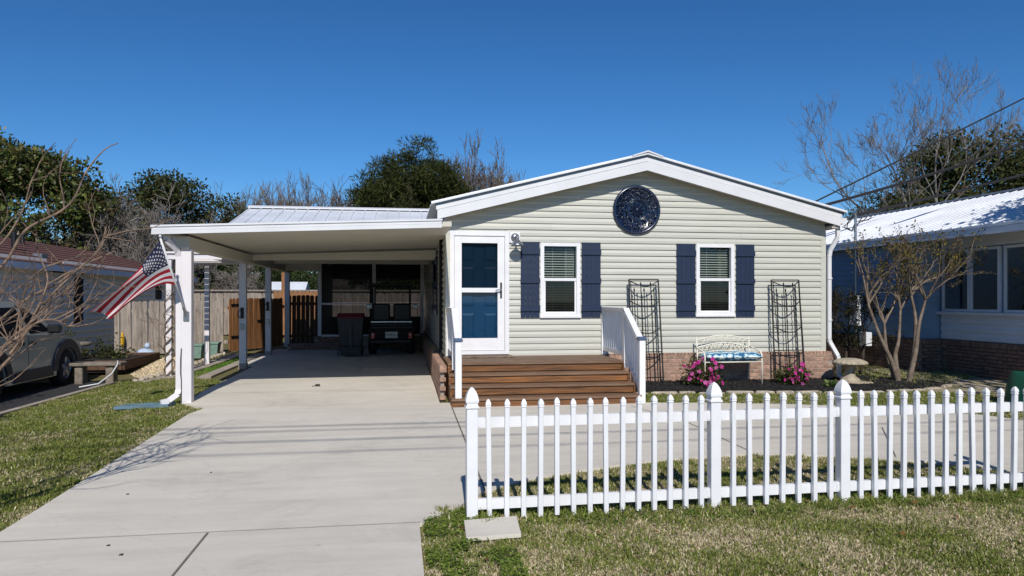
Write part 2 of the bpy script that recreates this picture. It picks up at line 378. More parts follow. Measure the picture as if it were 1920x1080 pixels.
joint([(-2.74, 5.28), (.15, 5.28)], .006); joint([(-1.32, 1), (-1.32, 5.27)], .013)

# small concrete pad by the fence post
mb = MB(); mb.prism([(.44, 4.84, .012), (.82, 4.87, .012), (.85, 5.26, .012), (.46, 5.22, .012)], (0, 0, .03)); 
tag(mb.build('paving_slab', 'concrete'), 'small square concrete paving slab lying in grass by the first fence post', 'paving slab')

# neighbour's dark drive, on the left
nd = MB(); loft(nd, [(-9.2, 2), (-9.2, 9), (-9.2, 15.2)], [(-5.72, 2), (-5.72, 9), (-5.55, 15.2)], 4, .02); tag(nd.build('asphalt_drive', 'asphalt'), kind='structure')
nk = MB(); loft(nk, [(-5.712, 2), (-5.712, 9), (-5.54, 15.2)], [(-5.58, 2), (-5.58, 9), (-5.40, 15.2)], 1, .03); tag(nk.build('drive_kerb', 'concrete_old'), kind='structure')
# garden path of two pale strips beside the carport
for A, B in (([(-4.72, 14.25), (-4.45, 16.0), (-4.2, 19.0)], [(-4.2, 14.35), (-3.98, 16.0), (-3.85, 19.0)]), ([(-3.62, 13.6), (-3.6, 16.0), (-3.62, 19.0)], [(-3.4, 13.8), (-3.38, 16.0), (-3.38, 19.0)])):
    mb = MB(); loft(mb, A, B, 2, .03, .08); tag(mb.build('garden_path', 'concrete_old'), kind='structure')
# bare sandy ground by the right-hand house
mb = MB(); loft(mb, [(7.95, 10.75), (8.3, 11.4), (9.0, 12.2), (8.9, 13.5)], [(10.6, 9.6), (10.7, 11.0), (10.68, 12.2), (10.4, 13.5)], 6, .004, .02); tag(mb.build('sandy_ground', 'sand'), kind='structure')

# ---------------------------------------------------------------- grass
rng = np.random.default_rng(5)
def inside(poly, x, y):
    c = np.zeros(len(x), bool); n = len(poly); j = n - 1
    for i in range(n):
        xi, yi = poly[i]; xj, yj = poly[j]
        c ^= ((yi > y) != (yj > y)) & (x < (xj - xi) * (y - yi) / (yj - yi + 1e-12) + xi); j = i
    return c
def fbm(x, y, f, seed=0):
    r = np.random.default_rng(seed); out = np.zeros_like(x); a = 1.0
    for o in range(4):
        for k in range(3):
            th = r.uniform(0, 2 * PI); ph = r.uniform(0, 6.28); ff = f * (2 ** o) * r.uniform(.7, 1.4)
            out += a * np.sin((x * math.cos(th) + y * math.sin(th)) * ff + ph + 1.7 * np.sin((x * math.sin(th) - y * math.cos(th)) * ff * .6 + ph)) / 3
        a *= .62
    return out
GREEN = np.array([[.18, .22, .042], [.24, .275, .06], [.13, .175, .034], [.29, .30, .085]])
STRAW = np.array([[.66, .57, .37], [.54, .46, .28], [.76, .67, .47], [.42, .34, .21]])
def grass(name, poly, dens, h, dry, seed, label, wid=.0045, holes=(), lean=1.0, greens=GREEN):
    xs = [p[0] for p in poly]; ys = [p[1] for p in poly]; x0, x1, y0, y1 = min(xs), max(xs), min(ys), max(ys)
    r = np.random.default_rng(seed); N = int((x1 - x0) * (y1 - y0) * dens)
    x = r.uniform(x0, x1, N); y = r.uniform(y0, y1, N)
    k = inside(poly, x, y)
    for hp in holes: k &= ~inside(hp, x, y)
    x, y = x[k], y[k]; N = len(x); x = x + r.normal(0, .018, N); y = y + r.normal(0, .018, N); z = gzv(x, y) - .012
    m = fbm(x, y, 3.1, seed) * .62 + fbm(x, y, 11.0, seed + 1) * .42
    kk = (fbm(x, y, 5.0, seed + 7) + r.normal(0, .35, N)) < 1.15; x, y, z, m = x[kk], y[kk], z[kk], m[kk]; N = len(x)
    t = 1 / (1 + np.exp(-(m + dry + r.normal(0, .45, N)) * 3.2)); isdry = r.uniform(0, 1, N) < t
    hh = h * r.uniform(.5, 1.25, N) * np.where(isdry, .8, 1.05) * (1 + .3 * fbm(x, y, 7.0, seed + 3))
    tuft = fbm(x, y, 17.0, seed + 5); hh = hh * (1 + .55 * np.clip(tuft, -.6, 1.2)); hh = np.clip(hh, h * .25, h * 2.4)
    a = r.uniform(0, 2 * PI, N); tilt = r.uniform(.15, 1.25, N) * lean * np.where(isdry, 1.25, 1.0)
    dx, dy = np.cos(a), np.sin(a); w = wid * r.uniform(.6, 1.3, N)
    b = r.uniform(0, 2 * PI, N); px, py = np.cos(b) * w, np.sin(b) * w
    mid = np.stack([x + dx * hh * .35 * np.sin(tilt * .6), y + dy * hh * .35 * np.sin(tilt * .6), z + hh * .55 * np.cos(tilt * .6)], -1)
    tip = np.stack([x + dx * hh * np.sin(tilt), y + dy * hh * np.sin(tilt), z + hh * np.cos(tilt)], -1)
    A = np.stack([x - px, y - py, z], -1); B = np.stack([x + px, y + py, z], -1)
    V = np.stack([A, B, mid + np.stack([px, py, 0 * px], -1) * .8, mid - np.stack([px, py, 0 * px], -1) * .8, tip], 1).reshape(-1, 3)
    i = np.arange(N)[:, None] * 5
    F = np.concatenate([i + np.array([[0, 1, 2]]), i + np.array([[0, 2, 3]]), i + np.array([[3, 2, 4]])])
    ci = r.integers(0, 4, N); col = np.where(isdry[:, None], STRAW[ci], greens[ci]) * r.uniform(.75, 1.25, N)[:, None]
    C5 = np.repeat(col, 5, 0)
    o = npmesh(name, V, F, 'grass', None, C5); tag(o, label, 'grass', kind='stuff'); return o
PAD = [(.44, 4.84), (.82, 4.87), (.85, 5.26), (.46, 5.22)]
front_poly = [(.15, 3.2), (4.6, 3.2), (6.1, 4.2), (5.95, 5.3), (5.62, 5.96), (5.22, 6.33), (4.51, 6.64), (4.05, 6.82), (3.49, 6.89), (2.54, 6.78), (2.0, 6.64), (1.39, 6.42), (.70, 6.02), (.46, 5.62), (.17, 5.30)]
grass('front_lawn_grass', front_poly, 15500, .036, .26, 11, 'patchy half dormant grass in front of and behind the picket fence', holes=[PAD])
grass('fence_line_grass', [(.2, 5.15), (6, 5.2), (6, 5.62), (.3, 5.6)], 5000, .055, -.75, 12, 'taller green grass and weeds along the foot of the picket fence', wid=.006)
# broad leafy weeds in the corner by the driveway
def weeds(name, poly, dens, size, seed, label, cols):
    xs = [p[0] for p in poly]; ys = [p[1] for p in poly]; r = np.random.default_rng(seed)
    N = int((max(xs) - min(xs)) * (max(ys) - min(ys)) * dens); x = r.uniform(min(xs), max(xs), N); y = r.uniform(min(ys), max(ys), N)
    k = inside(poly, x, y) & ~inside(PAD, x, y) & (fbm(x, y, 6, seed) > -.25); x, y = x[k], y[k]; N = len(x); z = gzv(x, y) + r.uniform(.005, .045, N)
    a = r.uniform(0, 2 * PI, N); s = size * r.uniform(.5, 1.3, N); nz = r.uniform(-.5, .5, N)
    u = np.stack([np.cos(a), np.sin(a), nz], -1) * s[:, None]; v = np.stack([-np.sin(a), np.cos(a), r.uniform(-.4, .4, N)], -1) * s[:, None] * .7
    c = np.stack([x, y, z], -1); V = np.stack([c - u, c - v, c + u, c + v], 1).reshape(-1, 3); F = np.arange(N)[:, None] * 4 + np.arange(4)[None]
    col = np.array(cols)[r.integers(0, len(cols), N)] * r.uniform(.7, 1.3, N)[:, None]
    tag(npmesh(name, V, F, 'grass', None, np.repeat(col, 4, 0)), label, 'weeds', kind='stuff')
weeds('clover_weeds', [(.15, 3.6), (.75, 3.7), (.75, 4.6), (.5, 4.85), (.95, 5.3), (.9, 5.5), (.5, 5.6), (.17, 5.3)], 9000, .011, 3, 'bright green clover and low weeds in the corner beside the driveway', [(.16, .23, .035), (.21, .28, .045), (.12, .18, .03)])
weeds('lawn_weeds', [(.9, 5.0), (6, 5.1), (6, 5.5), (.9, 5.45)], 1500, .011, 4, 'scattered low broadleaf weeds at the foot of the picket fence', [(.11, .19, .025), (.08, .14, .02)])
left_poly = [(-5.58, 3.8), (-2.77, 3.8), (-2.75, 9.9), (-2.66, 10.3), (-3.02, 10.72), (-3.06, 13.2), (-3.6, 13.6), (-3.62, 14.6), (-3.9, 15.0), (-4.2, 14.3), (-4.75, 14.2), (-5.3, 15.2), (-5.56, 12)]
grass('side_lawn_grass', left_poly, 9000, .042, -.26, 21, 'green side lawn left of the concrete driveway', wid=.0055)
grass('strip_grass', [(3.55, 10.0), (4.4, 9.86), (5.4, 9.64), (6.28, 9.35), (7.0, 9.0), (7.6, 8.55), (8.2, 7.7), (10.5, 7.5), (10.5, 9.6), (8.2, 10.5), (6.8, 10.5), (5.42, 10.66), (3.84, 10.8), (3.55, 10.8)], 6500, .04, -.3, 31, 'narrow grass strip between the walk and the mulch bed', wid=.006)
grass('path_turf', [(-4.15, 14.4), (-3.62, 13.65), (-3.6, 19), (-3.86, 19), (-3.95, 16)], 6000, .035, -1.6, 41, 'bright green turf strip between the two pale garden paths', wid=.007, greens=GREEN * np.array([.7, 1.1, .8]))
grass('yard_grass', [(7.9, 10.9), (8.6, 10.7), (10.5, 11.8), (10.6, 13.0), (8.7, 13.6), (7.9, 13.6)], 1500, .05, -.3, 51, 'sparse grass tufts on bare ground beside the blue house', wid=.007)
# dead leaves scattered on the lawn
def scatter_leaves():
    r = np.random.default_rng(9); N = 60; x = r.uniform(.4, 5.5, N); y = r.uniform(3.4, 6.2, N); z = gzv(x, y) + .03
    a = r.uniform(0, 6.28, N); s = r.uniform(.012, .028, N)
    u = np.stack([np.cos(a) * s, np.sin(a) * s, r.uniform(-.01, .01, N)], -1); v = np.stack([-np.sin(a) * s * .6, np.cos(a) * s * .6, r.uniform(-.008, .012, N)], -1)
    c = np.stack([x, y, z], -1); V = np.stack([c - u, c - v, c + u, c + v], 1).reshape(-1, 3); F = np.arange(N)[:, None] * 4 + np.arange(4)[None]
    cols = np.array([[.22, .10, .04], [.30, .16, .06], [.16, .08, .04]])[r.integers(0, 3, N)]
    tag(npmesh('fallen_leaves', V, F, 'leaf', None, np.repeat(cols, 4, 0)), 'brown fallen leaves scattered over the front lawn', 'leaves', kind='stuff')
scatter_leaves()
# a few dark specks of debris on the drive
mb = MB()
for x, y, s in ((-1.33, 12.1, .05), (-1.40, 12.08, .018), (-2.2, 6.3, .012), (-1.9, 5.1, .012), (-1.75, 4.9, .014), (-1.7, 6.9, .01), (-2.3, 8.8, .012)):
    z = gz(x, y) + .02; mb.lathe([(s * .6, 0), (s, s * .25), (s * .7, s * .6), (s * .15, s * .75)], (x, y, z), 7, wob=lambda a: 1 + .3 * math.sin(3 * a + x))
tag(mb.build('leaf_litter', 'bark_dark'), 'small dark bits of leaf litter lying on the driveway', 'leaf litter', kind='stuff')

# ---------------------------------------------------------------- the house
YH, XL, XR = 12.0, .77, 7.58            # front wall plane, left and right corners
RX, SLOPE = 4.15, .25                   # ridge position and roof pitch
HL = 11.0                               # house length
FB = lambda x: 3.83 - SLOPE * abs(x - RX)   # underside of the rake fascia
house = thing('house', 'sage green vinyl-sided house with white gable trim and navy shutters', 'house', (4.15, 12, .2))

def shared_pieces(name, me, items, parent):
    for loc, rot in items: put(name, me, parent, loc, rot)

# openings on the front wall: (x0,x1,z0,z1)
OPEN = [(.84, 1.79, .72, 2.76), (2.36, 3.03, 1.35, 2.59), (5.14, 5.83, 1.36, 2.60)]
PITCH = .107
def siding_run(parent, z0, n, span, plane, openings, m='vinyl_sage', clip=None, axis='x', lip=.024, pitch=PITCH, name='siding_board', sign=-1):
    """one object per board length; each is a lapped board, proud at its lower edge"""
    R = random.Random(int(plane * 100)); lip0 = lip
    for k in range(n):
        a, b = z0 + k * pitch, z0 + (k + 1) * pitch
        x0, x1 = span
        segs = [(x0, x1)]
        for (o0, o1, p0, p1) in openings:
            if b > p0 + .01 and a < p1 - .01:
                ns = []
                for s0, s1 in segs:
                    if o1 <= s0 or o0 >= s1: ns.append((s0, s1)); continue
                    if s0 < o0: ns.append((s0, o0))
                    if o1 < s1: ns.append((o1, s1))
                segs = ns
        cut = []
        for s0, s1 in segs:
            if s1 - s0 > 3.0: q = s0 + (s1 - s0) * R.uniform(.25, .75); cut += [(s0, q - .0015), (q, s1)]
            else: cut.append((s0, s1))
        for s0, s1 in cut:
            lip = lip0 * R.uniform(.9, 1.1); mb = MB(); t0, t1 = s0, s1; u0, u1 = s0, s1
            if clip:
                c0, c1 = clip(a), clip(b)
                if c0 is None: continue
                c1 = c1 or ((c0[0] + c0[1]) / 2 - .01, (c0[0] + c0[1]) / 2 + .01)
                t0, t1 = max(s0, c0[0]), min(s1, c0[1]); u0, u1 = max(s0, c1[0]), min(s1, c1[1])
                if t1 - t0 < .02 or u1 < u0: continue
            P = lambda u, d, z: (u, plane + sign * d, z) if axis == 'x' else (plane + sign * d, u, z)
            mb.add([P(t0, .001, a), P(t1, .001, a), P(t1, lip, a), P(t0, lip, a), P(t1, lip, a + pitch * .42), P(t0, lip, a + pitch * .42),
                    P(t1, lip * .72, a + pitch * .46), P(t0, lip * .72, a + pitch * .46), P(u1, .003, b + .004), P(u0, .003, b + .004)],
                   [(0, 1, 2, 3), (3, 2, 4, 5), (5, 4, 6, 7), (7, 6, 8, 9), (0, 3, 5, 7, 9), (1, 8, 6, 4, 2)])
            mb.build(name, m, parent)
def gable_clip(z):
    if z <= 2.97: return (XL, XR)
    d = (3.93 - z) / SLOPE
    return (max(XL, RX - d), min(XR, RX + d)) if d > .05 else None
siding_run(house, .68, 30, (XL, XR), YH, OPEN, clip=gable_clip)
# side wall toward the carport
siding_run(house, .68, 22, (YH, 23.0), XL, [(14.9, 16.1, 1.32, 2.62)], axis='y')
# structural wall behind the boards (with the openings left free)
mb = MB()
wt = .12
zb = [.2, .72, 1.35, 1.36, 2.59, 2.60, 2.76, 2.95]
for z0, z1 in zip(zb, zb[1:]):
    zc = (z0 + z1) / 2; cuts = sorted([(a, b) for a, b, p, q in OPEN if p < zc < q]); x = XL + .002
    for a, b in cuts: mb.box(x, a, YH + .001, YH + wt, z0, z1); x = b
    mb.box(x, XR - .002, YH + .001, YH + wt, z0, z1)
mb.prism([(XL + .01, YH + .001, 2.95), (XR - .01, YH + .001, 2.95), (RX, YH + .001, 3.85)], (0, wt, 0))
mb.box(XR - .1, XR, YH + wt + .001, YH + HL, .2, 2.95); mb.box(XL + .001, XL + .1, YH + wt + .001, YH + HL, .2, 2.95); mb.box(XL + .1, XR - .1, YH + HL - .1, YH + HL, .2, 2.95)
mb.box(XL + .1, XR - .1, YH + wt + .01, YH + HL - .1, .55, .60); mb.box(XL + .1, XR - .1, YH + wt + .01, YH + HL - .1, 2.88, 2.93)
mb.build('wall', 'vinyl_trim', house)
for o0, o1, p0, p1 in OPEN:          # near-black sheets behind each opening, the unlit room's darkness put into their colour
    MB().add([(o0 - .15, YH + .9, p0 - .15), (o1 + .15, YH + .9, p0 - .15), (o1 + .15, YH + .9, p1 + .1), (o0 - .15, YH + .9, p1 + .1)], [(0, 1, 2, 3)]).build('dark_backing', 'dark_room', house)
# corner boards
for x0, x1 in ((XL - .022, XL + .075), (XR - .075, XR + .022)):
    mb = MB(); mb.box(x0, x1, YH - .022, YH + .06, .68, 2.93); mb.build('corner_board', 'vinyl_trim', house)
# eave returns of roof: two-tier rake fascia
def rake(y0, y1, lo, hi, x0, x1, name, m):
    for s in ((x0, RX), (RX, x1)):
        mb = MB(); a, b = s
        mb.prism([(a, y0, FB(a) + lo), (b, y0, FB(b) + lo), (b, y0, FB(b) + hi), (a, y0, FB(a) + hi)], (0, y1 - y0, 0)); mb.build(name, m, house)
YF = YH - .28
rake(YF, YF + .03, 0, .15, .60, 7.72, 'fascia', 'white_metal')
rake(YF + .014, YF + .04, .157, .218, .58, 7.76, 'fascia_trim', 'white_metal')
rake(YF + .02, YF + .05, .219, .262, .56, 7.80, 'drip_edge', 'roof_edge')
# roof sheets with standing ribs
for side in (-1, 1):
    xe = .50 if side < 0 else 7.84
    mb = MB(); za, zr = FB(xe) + .264, FB(RX) + .264
    mb.prism([(xe, YF - .03, za), (RX, YF - .03, zr), (RX, YF - .03, zr + .022), (xe, YF - .03, za + .022)], (0, HL + .55, 0)); roof = mb.build('roof_panel', 'roof_metal', house)
    for k in range(26):
        y = YF + .01 + k * .45
        rb = MB(); rb.prism([(xe, y - .02, za + .022), (xe, y + .02, za + .022), (xe, y + .008, za + .045), (xe, y - .008, za + .045)], (RX - xe, 0, zr - za)); rb.build('roof_rib', 'roof_metal', roof)
mb = MB(); zr = FB(RX) + .287
mb.add([(RX - .27, YF - .04, zr - .068), (RX, YF - .04, zr + .02), (RX + .27, YF - .04, zr - .068), (RX - .27, YF - .04, zr - .045), (RX, YF - .04, zr + .045), (RX + .27, YF - .04, zr - .045),
        (RX - .27, YF + HL + .5, zr - .068), (RX, YF + HL + .5, zr + .02), (RX + .27, YF + HL + .5, zr - .068), (RX - .27, YF + HL + .5, zr - .045), (RX, YF + HL + .5, zr + .045), (RX + .27, YF + HL + .5, zr - .045)],
       [(0, 1, 4, 3), (1, 2, 5, 4), (3, 4, 10, 9), (4, 5, 11, 10), (0, 3, 9, 6), (2, 8, 11, 5), (6, 9, 10, 7), (7, 10, 11, 8), (0, 6, 7, 1), (1, 7, 8, 2)])
mb.build('ridge_cap', 'white_metal', house)
# soffit panels under the rake (gap at each joint) and the frieze board along the wall
for s in (-1, 1):
    n = 26
    for k in range(n):
        L = 3.45; a = RX + s * (L * k / n + .006); b = RX + s * (L * (k + 1) / n - .006); a, b = min(a, b), max(a, b)
        mb = MB(); mb.prism([(a, YF + .031, FB(a) + .03), (b, YF + .031, FB(b) + .03), (b, YF + .031, FB(b) + .042), (a, YF + .031, FB(a) + .042)], (0, .262, 0)); mb.build('soffit_panel', 'soffit', house)
    a, b = (.78, RX) if s < 0 else (RX, 7.57)
    mb = MB(); mb.prism([(a, YH - .03, FB(a) - .018), (b, YH - .03, FB(b) - .018), (b, YH - .03, FB(b) + .028), (a, YH - .03, FB(a) + .028)], (0, .028, 0)); mb.build('frieze_board', 'soffit', house)
# right eave: boxed soffit, gutter and downspout
mb = MB(); mb.box(7.585, 7.72, YF + .04, YH + HL, 2.90, 2.94); mb.build('eave_soffit', 'soffit', house)
mb = MB()
gp = [(7.725, 2.98), (7.725, 3.085), (7.74, 3.085), (7.74, 2.99), (7.80, 2.99), (7.835, 3.05), (7.835, 3.085), (7.85, 3.085), (7.85, 3.045), (7.81, 2.975)]
for (x, z), (x2, z2) in zip(gp, gp[1:] + gp[:1]): mb.quad((x, YF + .01, z), (x2, YF + .01, z2), (x2, YH + HL, z2), (x, YH + HL, z))
mb.quad(*[(x, YF + .012, z) for x, z in ((7.725, 2.98), (7.81, 2.975), (7.85, 3.045), (7.85, 3.085), (7.725, 3.085))])
gut = mb.build('gutter', 'white_metal', house)
def spout(pts, w=.065, name='downspout', parent=house, d=.05, m='white_metal'):
    mb = MB()
    for a, b in zip(pts, pts[1:]): mb.bar(a, b, w, d, (0, 1, 0))
    return mb.build(name, m, parent)
spout([(7.77, YF + .16, 2.98), (7.77, YF + .16, 2.76), (7.66, YH - .06, 2.52), (7.64, YH - .06, 2.4), (7.64, YH - .06, .92), (7.66, YH - .06, .86), (7.76, YH - .14, .62), (7.77, YH - .15, .5), (7.77, YH - .15, .28), (7.80, YH - .22, .22)])
for z in (2.0, 1.25): mb = MB(); mb.box(7.60, 7.68, YH - .095, YH - .088, z, z + .03); mb.build('strap', 'white_metal', house)

# ---- windows
def window(parent, x0, x1, z0, z1, y, curtain_side=1, blind_gap=.0):
    w = put('window', None, parent, ((x0 + x1) / 2, y, z0))
    zm = z0 + (z1 - z0) * .505; t = .045
    fr = MB(); yo = y - .038
    fr.box(x0 - .03, x0 + t - .012, yo, y + .05, z0 - .03, z1 + .03); fr.box(x1 - t + .012, x1 + .03, yo, y + .05, z0 - .03, z1 + .03)
    fr.box(x0 + t - .012, x1 - t + .012, yo + .001, y + .05, z1 - .028, z1 + .03); fr.box(x0 + t - .012, x1 - t + .012, yo + .001, y + .05, z0 - .03, z0 + .03)
    fr.box(x0 - .04, x1 + .04, yo - .014, yo - .001, z0 - .045, z0 - .012)
    fr.build('frame', 'white_vinyl', w)
    sa = MB(); sa.box(x0 + t - .011, x1 - t + .011, y - .018, y + .02, zm - .024, zm + .024); sa.build('meeting_rail', 'white_vinyl', w)
    sa = MB(); a, b = x0 + t - .011, x1 - t + .011
    sa.box(a, a + .028, y - .008, y + .02, z0 + .031, zm - .025); sa.box(b - .028, b, y - .008, y + .02, z0 + .031, zm - .025); sa.box(a + .029, b - .029, y - .008, y + .02, z0 + .031, z0 + .058); sa.build('lower_sash', 'white_vinyl', w)
    MB().quad((a, y + .022, zm), (b, y + .022, zm), (b, y + .022, z1 - .03), (a, y + .022, z1 - .03)).build('pane', 'glass', w)
    MB().quad((a + .02, y + .004, z0 + .05), (b - .02, y + .004, z0 + .05), (b - .02, y + .004, zm - .01), (a + .02, y + .004, zm - .01)).build('pane', 'dark_glass', w)
    k = 0; z = z1 - .07
    me = MB().box(-(x1 - x0) / 2 + .05, (x1 - x0) / 2 - .05, -.012, .012, -.0012, .0012).mesh('blind_slat'); me.materials.append(MATS['blind'])
    while z > z0 + .05:
        put('blind_slat', me, w, ((x0 + x1) / 2, y + .075, z), (math.radians(28 if z > zm else 22), 0, 0)); z -= .043
    mb = MB(); 
    for xx in (x0 + .2, x1 - .2): mb.box(xx - .002, xx + .002, y + .06, y + .062, z0 + .04, z1 - .04)
    mb.build('blind_cord', 'blind', w)
    cu = MB(); n = 26; cx0, cx1 = (x1 - .2, x1 - .03) if curtain_side > 0 else (x0 + .03, x0 + .2)
    for i in range(n):
        xa = cx0 + (cx1 - cx0) * i / n; xb = cx0 + (cx1 - cx0) * (i + 1) / n
        ya, yb = (y + .16 + .02 * math.sin(i * 1.3), y + .16 + .02 * math.sin((i + 1) * 1.3))
        cu.quad((xa, ya, z0 + .02), (xb, yb, z0 + .02), (xb, yb, z1 - .04), (xa, ya, z1 - .04))
    cu.build('curtain', 'curtain', w, True)
    return w
window(house, 2.34 + .04, 3.05 - .04, 1.37, 2.57, YH); window(house, 5.12 + .04, 5.85 - .04, 1.38, 2.58, YH)
def shutter(parent, x0, x1, z0, z1, y, axis='x', sgn=-1):
    s = put('shutter', None, parent, ((x0 + x1) / 2, y, z0) if axis == 'x' else (y, (x0 + x1) / 2, z0))
    n = 4; w = (x1 - x0) / n
    for i in range(n):
        a, b = x0 + i * w + .002, x0 + (i + 1) * w - .002; mb = MB()
        if axis == 'x': mb.box(a, b, y - .040, y - .018, z0, z1)
        else: mb.box(y - .040, y - .018, a, b, z0, z1)
        mb.build('shutter_board', 'navy', s)
    H = z1 - z0
    for q in (z0 + H * .085, z0 + H * .455, z0 + H * .835):
        mb = MB(); 
        if axis == 'x': mb.box(x0 - .004, x1 + .004, y - .062, y - .041, q, q + .085)
        else: mb.box(y - .062, y - .041, x0 - .004, x1 + .004, q, q + .085)
        mb.build('batten', 'navy', s)
for a, b in ((2.01, 2.335), (3.065, 3.40), (4.765, 5.115), (5.87, 6.215)): shutter(house, a, b, 1.33, 2.61, YH)
# side window with its shutters toward the carport
mb = MB(); mb.box(XL - .03, XL + .02, 14.95, 16.05, 1.32, 2.62); mb.build('side_window', 'white_vinyl', house)
mb = MB(); mb.box(XL - .034, XL - .031, 15.02, 15.98, 1.40, 2.55); mb.build('side_pane', 'dark_glass', house)
shutter(house, 14.55, 14.92, 1.32, 2.62, XL, 'y'); shutter(house, 16.08, 16.45, 1.32, 2.62, XL, 'y')

# ---- front door behind a storm door
dr = put('storm_door', None, house, (1.32, YH, .72))
x0, x1, z0, z1 = .82, 1.81, .72, 2.78
mb = MB(); mb.box(x0, x0 + .07, YH - .05, YH + .06, z0, z1); mb.box(x1 - .07, x1, YH - .05, YH + .06, z0, z1); mb.box(x0 + .071, x1 - .071, YH - .05, YH + .06, z1 - .08, z1); mb.box(x0 + .071, x1 - .071, YH - .05, YH + .06, z0, z0 + .06); mb.build('door_frame', 'white_vinyl', dr)
mb = MB(); a, b = x0 + .075, x1 - .075; yy0, yy1 = YH - .034, YH + .0
mb.box(a, a + .115, yy0, yy1, z0 + .065, z1 - .085); mb.box(b - .115, b, yy0, yy1, z0 + .065, z1 - .085); mb.box(a + .116, b - .116, yy0 + .001, yy1, z1 - .2, z1 - .086)
mb.box(a + .116, b - .116, yy0 + .001, yy1, z0 + .066, z0 + .27); mb.box(a + .116, b - .116, yy0 - .006, yy1, 1.755, 1.83); mb.build('door_leaf', 'white_vinyl', dr)
mb = MB(); ga, gb = a + .104, b - .104
for (u0, u1, v0, v1) in ((ga, ga + .014, z0 + .26, 1.752), (gb - .014, gb, z0 + .26, 1.752), (ga, ga + .014, 1.832, z1 - .19), (gb - .014, gb, 1.832, z1 - .19)): mb.box(u0, u1, yy0 - .006, yy0 - .0005, v0, v1)
mb.build('glazing_bead', 'white_vinyl', dr)
MB().quad((a + .1, YH - .016, 1.8), (b - .1, YH - .016, 1.8), (b - .1, YH - .016, z1 - .18), (a + .1, YH - .016, z1 - .18)).build('insect_screen', 'screen_mesh', dr)
MB().quad((a + .1, YH - .014, z0 + .25), (b - .1, YH - .014, z0 + .25), (b - .1, YH - .014, 1.78), (a + .1, YH - .014, 1.78)).build('pane', 'door_glass', dr)
mb = MB(); mb.box(b - .075, b - .045, yy0 - .012, yy0, 1.66, 1.92); mb.build('lock_plate', 'black_plastic', dr)
mb = MB(); mb.bar((b - .06, yy0 - .05, 1.80), (b - .16, yy0 - .05, 1.79), .014, .02); mb.bar((b - .06, yy0 - .012, 1.80), (b - .06, yy0 - .06, 1.80), .016, .016); mb.build('handle', 'galv', dr)
# blue six-panel door
dp = put('blue_door', None, house, (1.32, YH + .05, .76)); mb = MB(); yb = YH + .052; mb.box(x0 + .072, x1 - .072, yb, yb + .04, z0 + .06, z1 - .082); mb.build('door_slab', 'door_blue', dp)
for (c, w_) in ((1.125, .21), (1.505, .21)):
    for (q0, q1) in ((.92, 1.40), (1.52, 2.18), (2.28, 2.56)):
        mb = MB()
        X0, X1 = c - w_ / 2, c + w_ / 2
        mb.add([(X0, yb - .002, q0), (X1, yb - .002, q0), (X1, yb - .002, q1), (X0, yb - .002, q1), (X0 + .03, yb - .016, q0 + .03), (X1 - .03, yb - .016, q0 + .03), (X1 - .03, yb - .016, q1 - .03), (X0 + .03, yb - .016, q1 - .03)],
               [(4, 5, 6, 7), (0, 1, 5, 4), (1, 2, 6, 5), (2, 3, 7, 6), (3, 0, 4, 7)]); mb.build('door_panel', 'door_blue', dp)

# ---- brick skirt, each brick its own piece
def brick_mesh(name, L, H, D, m):
    me = MB().cbox(-L / 2, L / 2, 0, D, 0, H, .004).mesh(name); me.materials.append(MATS[m]); return me
BR = brick_mesh('brick', .196, .057, .09, 'brick'); BRS = brick_mesh('brick_rowlock', .057, .098, .10, 'brick'); BH = brick_mesh('brick_header', .09, .057, .09, 'brick')
def brick_wall(parent, o, ang, length, courses, rowlock=True, BR=BR, BRS=BRS, seed=1):
    """o: lower corner, ang: heading of the wall run; the face looks to the right-hand normal (local -y)"""
    r = random.Random(seed); ux, uy = math.cos(ang), math.sin(ang)
    def at(u, z): return (o[0] + ux * u, o[1] + uy * u, o[2] + z)
    for c in range(courses):
        u = .1 if c % 2 == 0 else -.005
        while u < length - .02:
            if u > .05: put('brick', BR, parent, at(u + r.uniform(-.002, .002), c * .067), (0, 0, ang), (min(1, (length - u + .1) / .2), 1 + r.uniform(-.03, .03), 1))
            u += .2066
    if rowlock:
        u = .034
        while u < length: put('brick', BRS, parent, at(u, courses * .067), (0, 0, ang)); u += .067
zb0 = .205
mb = MB(); mb.box(XL + .02, 7.70, YH - .064, YH - .005, .1, .675); mb.build('mortar_backing', 'mortar', house)
brick_wall(house, (3.50, YH - .07, zb0), 0, 4.22, 6)
# side skirt below the siding and the low wing wall running forward beside the steps
mb = MB(); mb.box(.585, .64, 10.58, 13.95, .08, .665); mb.box(.602, .765, 13.95, 22.9, .1, .66); mb.build('mortar_backing', 'mortar', house)
brick_wall(house, (.572, 13.2, .17), -PI / 2, 2.65, 6, seed=3)
tagf = mat('brick_far', lin(150, 118, 100), .9)
def far_brick():
    m = MATS['brick_far']; n = m.node_tree.nodes; l = m.node_tree.links; bt = n.new('ShaderNodeTexBrick'); mp = n.new('ShaderNodeMapping'); mp.inputs['Rotation'].default_value = (PI / 2, 0, PI / 2)
    l.new(n['Texture Coordinate'].outputs['Object'], mp.inputs['Vector']); l.new(mp.outputs[0], bt.inputs['Vector'])
    bt.inputs['Color1'].default_value = (*lin(150, 116, 98), 1); bt.inputs['Color2'].default_value = (*lin(120, 90, 76), 1); bt.inputs['Mortar'].default_value = (*lin(150, 140, 130), 1)
    bt.inputs['Scale'].default_value = 1; bt.inputs['Brick Width'].default_value = .207; bt.inputs['Row Height'].default_value = .067; bt.inputs['Mortar Size'].default_value = .006
    l.new(bt.outputs[0], n['Principled BSDF'].inputs['Base Color'])
far_brick()
mb = MB(); mb.box(.572, .60, 13.22, 22.9, .1, .662); o = mb.build('brick_course_run', 'brick_far', house); o['kind'] = 'stuff'

